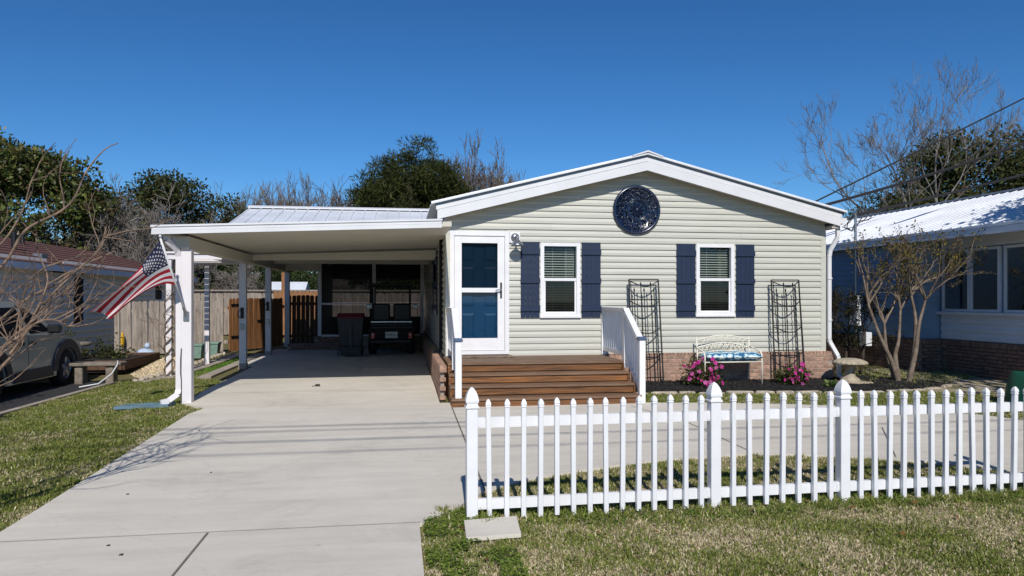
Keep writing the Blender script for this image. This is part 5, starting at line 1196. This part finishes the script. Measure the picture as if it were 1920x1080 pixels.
# ---------------------------------------------------------------- right neighbour's house
rh = thing('blue_house', 'blue-sided house with white metal roof and brick base at right', 'house', (12, 14, .2))
mb = MB(); mb.box(10.22, 17, 12.97, 25, .1, 2.95); mb.box(10.72, 17, 8.7, 12.96, .1, 2.95); mb.build('wall', 'blue_siding', rh)
siding_run(rh, .86, 17, (12.9, 25), 10.2, [], 'blue_siding', None, 'y', .016, .12)
siding_run(rh, .86, 17, (10.19, 10.70), 12.95, [], 'blue_siding', None, 'x', .016, .12)
siding_run(rh, .86, 3, (8.7, 12.9), 10.7, [], 'white_siding', None, 'y', .03, .16); siding_run(rh, 2.62, 2, (8.7, 12.9), 10.7, [], 'white_siding', None, 'y', .025, .14)
def bandwin(y0, y1, curtain):
    mb = MB(); x = 10.66; z0, z1 = 1.40, 2.60
    for (a, b, c, d) in ((y0, y0 + .05, z0, z1), (y1 - .05, y1, z0, z1), (y0 + .05, y1 - .05, z1 - .05, z1), (y0 + .05, y1 - .05, z0, z0 + .05)): mb.box(x, x + .05, a, b, c, d)
    w = mb.build('window', 'white_siding', rh)
    MB().quad((x + .02, y0 + .05, z0 + .05), (x + .02, y1 - .05, z0 + .05), (x + .02, y1 - .05, z1 - .05), (x + .02, y0 + .05, z1 - .05)).build('pane', 'porch_glass', w)
    mb = MB(); n = 24
    for i in range(n):
        a = y0 + .06 + (y1 - y0 - .12) * i / n; b = y0 + .06 + (y1 - y0 - .12) * (i + 1) / n; xa, xb = x + .034 + .006 * math.sin(i * 1.9), x + .034 + .006 * math.sin((i + 1) * 1.9)
        mb.quad((xa, a, z0 + .05), (xb, b, z0 + .05), (xb, b, z1 - .05), (xa, a, z1 - .05))
    mb.build('curtain' if curtain else 'shade', 'curtain_dim' if curtain else 'dark_room', w, True)  # uncurtained panes get a near-black sheet standing in for the unlit room
for y0, y1, c in ((12.15, 12.85, False), (11.45, 12.14, True), (10.35, 11.36, False), (9.3, 10.34, True)): bandwin(y0, y1, c)
mb = MB(); mb.box(10.6, 10.70, 8.7, 12.94, 1.34, 1.395); mb.build('window_sill', 'white_siding', rh)
mb = MB(); mb.box(10.68, 10.72, 8.7, 12.86, .1, .84); mb.box(10.18, 10.22, 13.0, 25, .1, .84); mb.box(10.18, 10.70, 12.90, 12.94, .1, .84); mb.build('mortar_backing', 'mortar', rh)
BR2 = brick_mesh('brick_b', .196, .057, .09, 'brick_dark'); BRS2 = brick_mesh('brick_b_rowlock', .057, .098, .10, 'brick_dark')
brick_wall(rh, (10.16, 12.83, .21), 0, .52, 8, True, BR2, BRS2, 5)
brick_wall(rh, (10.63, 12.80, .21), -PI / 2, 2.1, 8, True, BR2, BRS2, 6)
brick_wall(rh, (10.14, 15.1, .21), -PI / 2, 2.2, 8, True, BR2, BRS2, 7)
mb = MB(); mb.box(10.09, 10.12, 15.1, 24.9, .1, .84); o = mb.build('brick_course_run', 'brick_far', rh); o['kind'] = 'stuff'
# roof
ex, ez, rx_, rz_ = 9.98, 2.93, 13.5, 4.05
mb = MB(); mb.prism([(ex, 8.3, ez), (rx_, 8.3, rz_), (17.2, 8.3, 2.93), (17.2, 8.3, 2.88), (rx_, 8.3, rz_ - .05), (ex, 8.3, ez - .05)], (0, 17.2, 0)); rr2 = mb.build('roof', 'roof_metal', rh)
for i in range(74):
    y = 8.35 + i * .23; mb = MB(); mb.prism([(ex, y - .02, ez + .001), (ex, y + .02, ez + .001), (ex, y + .008, ez + .02), (ex, y - .008, ez + .02)], (rx_ - ex, 0, rz_ - ez)); mb.build('roof_rib', 'roof_metal', rr2)
mb = MB(); mb.prism([(rx_ - .16, 8.3, rz_ - .02), (rx_, 8.3, rz_ + .05), (rx_ + .16, 8.3, rz_ - .02), (rx_, 8.3, rz_ + .02)], (0, 17.2, 0)); mb.build('ridge_cap', 'roof_edge', rr2)
mb = MB(); mb.box(9.985, 10.0, 8.3, 25.4, 2.76, 2.875); mb.build('fascia', 'white_siding', rh); mb = MB(); mb.box(10.0, 10.7, 8.3, 25.4, 2.80, 2.815); mb.build('soffit', 'white_siding', rh)
# service mast and meter
mb = MB(); mb.tube([(10.08, 14.75, 1.7), (10.08, 14.75, 3.5)], .03, 8); mb.build('service_mast', 'galv', rh)
mb = MB(); mb.tube([(10.08, 14.75, 3.5), (10.06, 14.75, 3.56), (10.1, 14.72, 3.58)], .04, 8); mb.build('weatherhead', 'galv', rh)
mb = MB()
for k in range(3): mb.tube([(10.08, 14.74, 3.54), (9.9, 14.7, 3.45 - .05 * k), (9.85 - .06 * k, 14.72, 3.25), (9.98, 14.74, 3.16), (10.08, 14.75, 3.22 + .08 * k), (10.2 + .1 * k, 14.75, 3.42), (10.3 + .1 * k, 14.76, 3.52)], .011, 5)
mb.build('drip_loops', 'wire', rh)
mb = MB(); mb.cbox(9.98, 10.14, 14.55, 14.85, 1.05, 1.72, .01); mb.cbox(9.96, 10.1, 14.2, 14.45, .62, .92, .01); mb.build('meter_box', 'white_siding', rh)
mb = MB(); mb.tube([(10.06, 14.7, 1.05), (10.06, 14.7, .6)], .02, 6); mb.build('conduit', 'galv', rh)

# ---------------------------------------------------------------- parked car
car = thing('parked_car', 'olive grey boxy car with dark cladding parked on the left drive', 'car', (-7.1, 13.5, 0))
cx0, cx1 = -8.0, -6.22; WR = .345; YW = (12.25, 14.78)
def arch(yc, r, z, n=10, rev=False): return [(yc + r * math.cos(a), z + r * math.sin(a)) for a in [PI * k / n for k in range(n + 1)]]
low = [(11.30, .30), (11.26, .62), (11.33, 1.02), (13.3, 1.03), (14.35, .99), (14.9, .92), (15.34, .80), (15.42, .62), (15.40, .30)]
poly = low + [(YW[1] + .42, .27)] + arch(YW[1], .40, .33)[0:] + [(YW[1] - .42, .24), (YW[0] + .42, .24)] + arch(YW[0], .40, .33) + [(YW[0] - .42, .27)]
mb = MB(); mb.prism([(cx0 + .02, y, z) for y, z in poly], (cx1 - cx0 - .04, 0, 0)); mb.build('body', 'car_paint', car)
cab = [(11.30, 1.02), (11.42, 1.50), (11.58, 1.585), (13.45, 1.60), (13.74, 1.54), (14.34, 1.0)]
mb = MB(); n = len(cab); ins = lambda z: .02 + .16 * max(0, (z - 1.0) / .57)
mb.add([(cx0 + ins(z), y, z) for y, z in cab] + [(cx1 - ins(z), y, z) for y, z in cab], [tuple(range(n - 1, -1, -1)), tuple(range(n, 2 * n))] + [(i, (i + 1) % n, n + (i + 1) % n, n + i) for i in range(n)]); mb.build('cabin', 'car_paint', car)
for win in ([(13.42, 1.05), (13.30, 1.50), (13.52, 1.47), (14.16, 1.07)], [(12.48, 1.05), (12.48, 1.50), (13.2, 1.505), (13.31, 1.05)], [(11.50, 1.08), (11.58, 1.49), (12.38, 1.50), (12.38, 1.05)]):
    MB().quad(*[(cx1 - ins(z) + .004, y, z) for y, z in win]).build('window', 'dark_pane', car)
MB().quad((cx0 + .1, 14.34, 1.03), (cx1 - .1, 14.34, 1.03), (cx1 - .2, 13.68, 1.49), (cx0 + .2, 13.68, 1.49)).build('windscreen', 'dark_pane', car)
for yc in YW:
    mb = MB(); A1_ = arch(yc, .40, .33, 12); A2_ = [(yc + (.60 if yc > 13 else .56) * math.cos(a) * (1.0), .33 + .56 * math.sin(a)) for a in [PI * k / 12 for k in range(13)]]
    for k in range(12): mb.prism([(cx1 - .018, *A1_[k]), (cx1 - .018, *A2_[k]), (cx1 - .018, *A2_[k + 1]), (cx1 - .018, *A1_[k + 1])], (.028, 0, 0))
    mb.build('fender_cladding', 'car_clad', car)
    for xx, sg in ((cx1 - .23, 1), (cx0 + .02, -1)):
        wh = put('wheel', None, car, (xx, yc, WR)); mb = MB(); mb.lathe([(.22, 0), (.31, 0), (.335, .02), (.345, .06), (.345, .16), (.335, .20), (.31, .22), (.215, .22)], (xx, yc, WR), 28, 'x', caps=False); mb.build('tyre', 'rubber', wh, True)
        if sg > 0:
            mb = MB(); mb.lathe([(.22, .0), (.22, .195), (.205, .20), (.195, .17), (.19, .12)], (xx, yc, WR), 28, 'x', caps=False); mb.lathe([(.19, .05), (.19, .06)], (xx, yc, WR), 28, 'x')
            for k in range(5):
                a = 2 * PI * k / 5 + .3; d = Vector((0, math.cos(a), math.sin(a))); mb.bar(Vector((xx + .19, yc, WR)), Vector((xx + .185, yc, WR)) + d * .205, .075, .02, (1, 0, 0))
            mb.lathe([(.05, .17), (.05, .205), (.02, .21)], (xx, yc, WR), 12, 'x'); mb.build('rim', 'rim', wh)
mb = MB(); mb.prism([(cx1 - .018, 12.85, .26), (cx1 - .018, 14.20, .26), (cx1 - .018, 14.14, .44), (cx1 - .018, 12.90, .44)], (.03, 0, 0)); mb.build('sill_cladding', 'car_clad', car)
mb = MB(); mb.prism([(cx0 + .1, 15.30, .32), (cx0 + .1, 15.48, .36), (cx0 + .1, 15.48, .58), (cx0 + .1, 15.36, .66)], (cx1 - cx0 - .2, 0, 0)); mb.build('bumper', 'car_clad', car)
mb = MB(); 
for y in (13.36, 12.46): mb.box(cx1 - .02, cx1 - .0165, y - .005, y + .005, .45, 1.02)
mb.build('door_seam', 'rubber', car)
for y in (13.1, 13.48): mb = MB(); mb.cbox(cx1 - .02, cx1 + .012, y - .085, y + .085, .86, .92, .01); mb.build('door_handle', 'black_plastic', car)
mb = MB(); mb.cbox(cx1 - .04, cx1 + .19, 14.02, 14.12, 1.03, 1.19, .03); mb.build('mirror', 'black_plastic', car)
mb = MB(); mb.cbox(cx1 - .26, cx1 - .06, 15.22, 15.38, .66, .78, .02); mb.build('headlight', 'glass', car)

# ---------------------------------------------------------------- golf cart and trash bin in the carport
gc = thing('golf_cart', 'black golf cart with roof seen from behind inside the carport', 'golf cart', (-.2, 18.9, .25))
z = .25; gx0, gx1, gy = -.78, .36, 18.15; gm = -.21
for xx in (gx0, gx1 - .2):
    for yc in (gy + .38, gy + 2.0):
        wh = put('wheel', None, gc, (xx, yc, z + .25)); mb = MB(); mb.lathe([(.12, 0), (.2, 0), (.235, .02), (.25, .06), (.25, .14), (.235, .18), (.2, .2), (.12, .2)], (xx, yc, z + .25), 22, 'x', caps=False); mb.build('tyre', 'rubber', wh, True)
        mb = MB(); mb.lathe([(.12, .03), (.125, .1), (.12, .17)], (xx, yc, z + .25), 14, 'x'); mb.build('rim', 'galv', wh)
mb = MB(); mb.cbox(gx0 + .06, gx1 - .06, gy + .12, gy + 2.4, z + .26, z + .40, .02); mb.build('chassis', 'black_plastic', gc)
mb = MB(); mb.add([(gx0 + .02, gy + .1, z + .36), (gx1 - .02, gy + .1, z + .36), (gx1 + .0, gy + .04, z + .62), (gx0 - .0, gy + .04, z + .62), (gx1 - .04, gy + .12, z + .78), (gx0 + .04, gy + .12, z + .78), (gx0 + .02, gy + .9, z + .36), (gx1 - .02, gy + .9, z + .36), (gx1 - .04, gy + .9, z + .78), (gx0 + .04, gy + .9, z + .78)],
       [(0, 1, 2, 3), (3, 2, 4, 5), (5, 4, 8, 9), (0, 3, 5, 9, 6), (1, 7, 8, 4, 2), (6, 9, 8, 7), (0, 6, 7, 1)]); mb.build('rear_body', 'black_plastic', gc)
mb = MB(); mb.cbox(gx0 + .05, gx1 - .05, gy - .06, gy + .04, z + .30, z + .38, .02); mb.build('bumper', 'black_plastic', gc)
for x in (gx0 + .08, gx1 - .14):
    mb = MB(); mb.cbox(x - .02, x + .08, gy + .02, gy + .06, z + .40, z + .55, .008); h = mb.build('tail_lamp', 'red_lens', gc)
    mb = MB(); mb.lathe([(.022, 0), (.018, -.008), (.004, -.012)], (x + .03, gy + .018, z + .50), 12, 'y'); mb.build('lens', 'plate_white', h)
for k in range(3): mb = MB(); mb.cbox(gx0 + .06, gx1 - .06, gy + .06 + .02 * k, gy + .1 + .02 * k, z + .66 + .07 * k, z + .70 + .07 * k, .006); mb.build('rack_bar', 'galv' if k == 2 else 'black_plastic', gc)
for x0_, x1_ in ((gx0 + .08, gm - .04), (gm + .04, gx1 - .08)):
    mb = MB(); mb.cbox(x0_, x1_, gy + .55, gy + .68, z + .82, z + 1.28, .04); mb.build('seat_back', 'black_plastic', gc)
mb = MB(); mb.cbox(gx0 + .06, gx1 - .06, gy + .6, gy + 1.2, z + .74, z + .86, .03); mb.build('seat', 'black_plastic', gc)
mb = MB(); mb.cbox(gx0 + .04, gx1 - .04, gy + .3, gy + 2.15, z + 1.72, z + 1.79, .025); mb.build('roof', 'black_plastic', gc)
for x in (gx0 + .1, gx1 - .1):
    mb = MB(); mb.tube([(x, gy + .5, z + .8), (x, gy + .42, z + 1.72)], .018, 8); mb.tube([(x, gy + 2.2, z + .8), (x, gy + 1.95, z + 1.72)], .018, 8); mb.build('roof_strut', 'black_plastic', gc)
mb = MB(); mb.cbox(gx0 + .04, gx1 - .04, gy + 2.0, gy + 2.75, z + .36, z + .86, .08); mb.build('cowl', 'black_plastic', gc)
mb = MB(); mb.tube([(gx0 + .3 + .15 * math.cos(a), gy + 1.75 + .05 * math.sin(a), z + 1.12 + .14 * math.sin(a)) for a in [2 * PI * k / 18 for k in range(19)]], .014, 6); mb.build('steering_wheel', 'black_plastic', gc, True)
mb = MB(); mb.cbox(gx1 - .02, gx1 + .12, gy + 1.9, gy + 1.96, z + 1.12, z + 1.24, .01); mb.cbox(gx0 - .12, gx0 + .02, gy + 1.9, gy + 1.96, z + 1.12, z + 1.24, .01); mb.build('mirror', 'galv', gc)
pl = MB(); pl.cbox(gm - .155, gm + .155, gy - .0, gy + .012, z + .42, z + .575, .003); plate = pl.build('licence_plate', 'plate_white', gc)
def text(name, s, size, loc, rot, m, parent, ext=.0012):
    cu = bpy.data.curves.new('t', 'FONT'); cu.body = s; cu.size = size; cu.extrude = ext; cu.align_x = 'CENTER'; cu.align_y = 'CENTER'
    o = bpy.data.objects.new('t', cu); COL.objects.link(o); dg = bpy.context.evaluated_depsgraph_get(); me = bpy.data.meshes.new_from_object(o.evaluated_get(dg)); bpy.data.objects.remove(o); bpy.data.curves.remove(cu)
    me.materials.clear(); me.materials.append(MATS[m]); return put(name, me, parent, loc, rot)
text('plate_characters', 'Y30BQ71', .085, (gm, gy - .003, z + .497), (PI / 2, 0, 0), 'plate_green', plate)

tb = thing('trash_bin', 'dark grey wheeled trash bin with maroon lid beside the golf cart', 'trash bin', (-1.18, 18.0, .24))
z = .25; c = (-1.18, 18.0)
def tap(x0, x1, y0, y1, z0, X0, X1, Y0, Y1, z1, nm, m, b=.02):
    mb = MB(); mb.add([(x0, y0, z0), (x1, y0, z0), (x1, y1, z0), (x0, y1, z0), (X0, Y0, z1), (X1, Y0, z1), (X1, Y1, z1), (X0, Y1, z1)], [(3,2,1,0),(4,5,6,7),(0,1,5,4),(1,2,6,5),(2,3,7,6),(3,0,4,7)]); return mb.build(nm, m, tb)
tap(c[0] - .24, c[0] + .24, c[1] - .26, c[1] + .30, z + .06, c[0] - .30, c[0] + .30, c[1] - .33, c[1] + .36, z + .95, 'bin_body', 'bin_grey')
tap(c[0] - .32, c[0] + .32, c[1] - .36, c[1] + .40, z + .952, c[0] - .30, c[0] + .30, c[1] - .30, c[1] + .34, z + 1.04, 'lid', 'maroon')
mb = MB(); mb.cbox(c[0] - .27, c[0] + .27, c[1] - .40, c[1] - .365, z + .93, z + .97, .01); mb.build('handle', 'maroon', tb)
mb = MB(); mb.cbox(c[0] - .05, c[0] + .05, c[1] - .335, c[1] - .30, z + .2, z + .8, .01); mb.build('front_rib', 'bin_grey', tb)
mb = MB(); mb.tube([(c[0] - .28, c[1] - .30, z + .02), (c[0] - .28, c[1] - .33, z + .26), (c[0] + .28, c[1] - .33, z + .26), (c[0] + .28, c[1] - .30, z + .02)], .014, 6); mb.build('catch_bar', 'black_plastic', tb)
for x in (c[0] - .27, c[0] + .22): mb = MB(); mb.lathe([(.06, 0), (.12, 0), (.125, .02), (.12, .05), (.06, .05)], (x, c[1] + .3, z + .12), 18, 'x'); mb.build('wheel', 'rubber', tb, True)

# ---------------------------------------------------------------- fences, gate and pergola at left rear
def plank_fence(name, label, a, b, h, w, m, seed, top='flat', gap=.008, cat='fence', rails=True, z0=None):
    a, b = Vector(a), Vector(b); d = b - a; L = d.length; d.normalize(); nrm = Vector((d.y, -d.x, 0)); ang = math.atan2(d.y, d.x); R = random.Random(seed)
    t = thing(name, label, cat, (*((a + b) / 2).to_2d(), gz(a.x, a.y)))
    mb = MB(); pts = [(-w/2 + gap/2, 0, .04), (w/2 - gap/2, 0, .04), (w/2 - gap/2, 0, h - .03), (w/2 - gap/2 - .025, 0, h), (-w/2 + gap/2 + .025, 0, h), (-w/2 + gap/2, 0, h - .03)]
    mb.prism(pts, (0, .018, 0)); me = mb.mesh('plank'); me.materials.append(MATS[m]); n = int(L / w)
    for i in range(n):
        p = a + d * (i + .5) * w; put('plank', me, t, (p.x + R.uniform(-.003, .003), p.y + R.uniform(-.004, .004), gz(p.x, p.y) + R.uniform(-.012, .012)), (R.uniform(-.008, .008), R.uniform(-.01, .01), ang), (R.uniform(.95, 1.0), 1, 1))
    for zz in (.3, h - .25):
        mb = MB(); p, q = a - nrm * .055, b - nrm * .055; mb.bar((p.x, p.y, gz(p.x, p.y) + zz), (q.x, q.y, gz(q.x, q.y) + zz), .04, .085); mb.build('rail', m, t)
    return t
plank_fence('plank_fence', 'weathered grey plank fence behind the flag', (-6.95, 19.0, 0), (-4.38, 19.45, 0), 1.36, .125, 'wood_grey', 1)
gt = plank_fence('fence_gate', 'brown timber gate with black hinges beside the carport posts', (-4.36, 19.5, 0), (-3.30, 21.75, 0), 1.42, .125, 'wood_brown', 2, cat='gate')
for zz in (.42, 1.25):
    mb = MB(); mb.bar((-4.32, 19.55, .24 + zz), (-4.1, 20.0, .24 + zz), .012, .05); mb.build('hinge', 'black_iron', gt)
mb = MB(); mb.bar((-3.86, 20.55, 1.05), (-3.78, 20.7, 1.05), .03, .05); mb.build('latch', 'black_iron', gt)
plank_fence('shaded_fence', 'dark brown plank fence in shade left of the screened porch', (-3.28, 21.9, 0), (-2.25, 21.9, 0), 1.5, .13, 'wood_darkfence', 3, gap=.014)
bf = plank_fence('back_fence', 'long pale grey plank fence across the back yard', (-11.5, 28.6, 0), (2.5, 28.6, 0), 1.72, .14, 'wood_grey', 4)
mb = MB(); mb.box(-11.5, 2.5, 28.52, 28.59, 1.93, 1.99); mb.build('top_rail', 'wood_grey', bf)
tf = plank_fence('tan_fence_panel', 'short tan fence panel in front of the back fence', (-4.5, 27.0, 0), (-2.9, 27.0, 0), 1.66, .14, 'wood_brown', 6)
mb = MB(); mb.box(-4.22, -4.1, 26.9, 26.98, .25, 2.6); mb.build('tall_post', 'wood_brown', tf)
shed = thing('white_shed', 'small white shed roof beyond the back fence', 'shed', (-4.6, 30.5, .25))
mb = MB(); mb.box(-5.2, -3.9, 30.2, 31.8, .25, 1.9); mb.build('wall', 'white_siding', shed); mb = MB(); mb.prism([(-5.3, 30.0, 1.9), (-5.3, 31, 2.35), (-5.3, 32, 1.9)], (1.5, 0, 0)); mb.build('roof', 'roof_metal', shed)
pg = thing('pergola', 'white louvred pergola between the carport and the grey fence', 'pergola', (-4.3, 15.8, .2))
for (x, y, w) in ((-4.40, 14.75, .10), (-4.22, 16.8, .10)):
    mb = MB(); mb.cbox(x - w / 2, x + w / 2, y - w / 2, y + w / 2, gz(x, y), 2.40, .006); mb.build('post', 'white_paint', pg)
for y in (14.7, 16.8): mb = MB(); mb.box(-4.5, -3.42, y - .02, y + .02, 2.41, 2.47); mb.box(-4.6, -3.52, y - .07, y - .03, 2.52, 2.555); mb.build('beam', 'white_paint', pg)
for i in range(13): y = 14.9 + i * .155; mb = MB(); mb.prism([(-4.5, y, 2.475), (-4.5, y + .1, 2.50), (-4.5, y + .1, 2.512), (-4.5, y, 2.487)], (1.05, 0, 0)); mb.build('louvre', 'white_paint', pg)
vine = thing('climbing_vine', 'leafless twisted vine climbing the white pergola post', 'vine', (-4.40, 14.7, .2))
mb = MB(); Rv = random.Random(6)
for k in range(3): mb.tube([(-4.40 + (.075 + .012 * k) * math.cos(t * .55 + k * 2.1), 14.75 + .085 * math.sin(t * .55 + k * 2.1), .15 + t * .055) for t in range(26 + 8 * k)], [.016 - .0003 * t for t in range(26 + 8 * k)], 5)
for k in range(14): grow(mb, (-4.40 + Rv.uniform(-.07, .07), 14.69, Rv.uniform(.4, 1.9)), (Rv.uniform(-1, 1), Rv.uniform(-1, .2), .4), .3, .006, 2, Rv, .7, (1, 3), [3, 3, 3], 0, None, .3, .7, .003)
mb.build('branches', 'bark_tan', vine, True)

# ---------------------------------------------------------------- small things in the left yard
cb = thing('concrete_bench', 'low concrete garden bench beyond the parked car', 'bench', (-5.7, 14.6, .1))
mb = MB(); mb.cbox(-6.25, -5.28, 14.75, 15.1, .36, .43, .015); mb.build('seat', 'shaded_stone', cb)
for x in (-6.05, -5.5): mb = MB(); mb.cbox(x - .07, x + .07, 14.8, 15.05, .0, .359, .015); mb.build('leg', 'shaded_stone', cb)
b2 = thing('stone_table', 'round concrete garden table behind the low bench', 'table', (-6.6, 15.9, .1))
mb = MB(); mb.lathe([(.3, .68), (.33, .70), (.33, .74), (.3, .76), (.01, .765)], (-6.6, 15.9, 0), 24); mb.build('top', 'shaded_stone', b2, True); mb = MB(); mb.lathe([(.16, .08), (.1, .2), (.08, .5), (.12, .68)], (-6.6, 15.9, 0), 14); mb.build('pedestal', 'cast_stone', b2, True)
mb = MB(); mb.tube([(-5.34, 14.78, .46), (-5.32, 14.72, .40), (-5.36, 14.55, .24), (-5.5, 14.3, .08), (-5.75, 14.1, .045)], .012, 7); tag(mb.build('white_hose', 'white_metal', None, True), 'white hose hanging off the concrete bench to the drive', 'hose')
rb = thing('raised_bed', 'low timber raised garden bed in front of the grey fence', 'raised bed', (-6.0, 17.2, .2))
for a, b in (((-6.9, 16.2), (-5.75, 16.15)), ((-5.72, 16.15), (-5.72, 18.4)), ((-6.9, 16.2), (-6.9, 18.4)), ((-6.9, 18.42), (-5.74, 18.42))): mb = MB(); mb.bar((*a, .26), (*b, .26), .04, .2); mb.build('board', 'wood_darkfence', rb)
mb = MB(); mb.box(-6.88, -5.75, 16.2, 18.4, .1, .31); mb.build('soil', 'mulch_base', rb)
chips('gravel_patch', [(-5.6, 16.2), (-5.2, 15.6), (-4.9, 16.2), (-4.95, 18.6), (-5.6, 18.4)], 4000, (.03, .025, .012), [lin(206, 186, 150), lin(180, 160, 128), lin(224, 208, 178)], 'gravel', 'pale gravel strip beside the raised bed', 'gravel', 4, lambda x, y: gz(x, y) + .0)
rn = np.random.default_rng(12)
for (x, y, s, lb) in ((-7.2, 16.3, .5, 'dark leafy shrub below the neighbour wall by the stone table'), (-6.5, 17.4, .45, 'dark leafy shrub growing in the raised bed'), (-7.5, 17.8, .45, 'dark leafy shrub in the corner of the grey fence')):
    t = thing('garden_shrub', lb, 'shrub', (x, y, .2), 'shrubs along the left yard'); cs = [(x + rn.normal(0, s * .45), y + rn.normal(0, s * .4), .3 + abs(rn.normal(0, s * .5))) for k in range(30)]
    V, F, C = leafcloud(cs, 16, (.12, .12, .1), .07, OAK, rn); npmesh('foliage', V, F, 'leaf', t, C); mb = MB()
    for c_ in cs[:10]: mb.tube([(x, y, .1), c_], [.012, .005], 4)
    mb.build('stems', 'bark_dark', t)
for (x, y, lb) in ((-4.82, 18.2, 'square green planter nearest the pergola post'), (-4.62, 18.9, 'square green planter nearest the brown gate')):
    t = thing('square_planter', lb, 'planter', (x, y, .24), 'green planters by the fence'); mb = MB(); mb.add([(x - .13, y - .13, .23), (x + .13, y - .13, .23), (x + .13, y + .13, .23), (x - .13, y + .13, .23), (x - .16, y - .16, .52), (x + .16, y - .16, .52), (x + .16, y + .16, .52), (x - .16, y + .16, .52)], [(4,5,6,7),(0,1,5,4),(1,2,6,5),(2,3,7,6),(3,0,4,7)]); mb.build('pot', 'planter_green', t)
    mb = MB(); mb.cbox(x - .18, x + .18, y - .18, y + .18, .521, .57, .01); mb.build('rim', 'planter_green', t)
fg = thing('garden_figure', 'pale blue reclining garden figure against the grey fence', 'garden ornament', (-6.15, 18.75, .25))
mb = MB(); mb.lathe([(.18, .22), (.2, .28), (.17, .36), (.1, .42), (.03, .44)], (-6.15, 18.75, 0), 16, wob=lambda a: 1 + .25 * math.cos(2 * a)); mb.build('body', 'figure_blue', fg, True); mb = MB(); mb.lathe([(.02, .43), (.065, .46), (.07, .51), (.04, .56), (.005, .57)], (-6.1, 18.75, 0), 12); mb.build('head', 'figure_blue', fg, True)
yf = thing('yellow_ornament', 'yellow fabric windsock stake standing against the grey fence', 'garden ornament', (-6.72, 18.9, .25))
mb = MB(); mb.tube([(-6.72, 18.9, .2), (-6.72, 18.9, .85)], .01, 6); mb.build('stake', 'bark_dark', yf); mb = MB(); mb.lathe([(.01, .45), (.03, .5), (.045, .62), (.035, .72), (.02, .8), (.005, .84)], (-6.72, 18.88, 0), 10, wob=lambda a: 1 + .3 * math.sin(3 * a)); mb.build('cloth', 'yellow', yf, True)
# stones along the garden path
es = thing('path_edging', 'row of pale rocks edging the garden path by the fence', 'stone edging', (-4.6, 17, .2)); rs = random.Random(3)
for k in range(22):
    t = k / 21; x = -4.95 + .55 * t + rs.uniform(-.03, .03); y = 14.6 + 4.5 * t; s = rs.uniform(.04, .075); mb = MB(); mb.lathe([(s * .8, -.02), (s, .02), (s * .8, .05), (s * .3, .07)], (0, 0, 0), 8, wob=lambda a: 1 + .18 * math.sin(2 * a + k) + .1 * math.sin(3 * a)); me = mb.mesh('rock', True); me.materials.append(MATS['edge_stone']); put('rock', me, es, (x, y, gz(x, y)), (0, 0, rs.uniform(0, 6)))
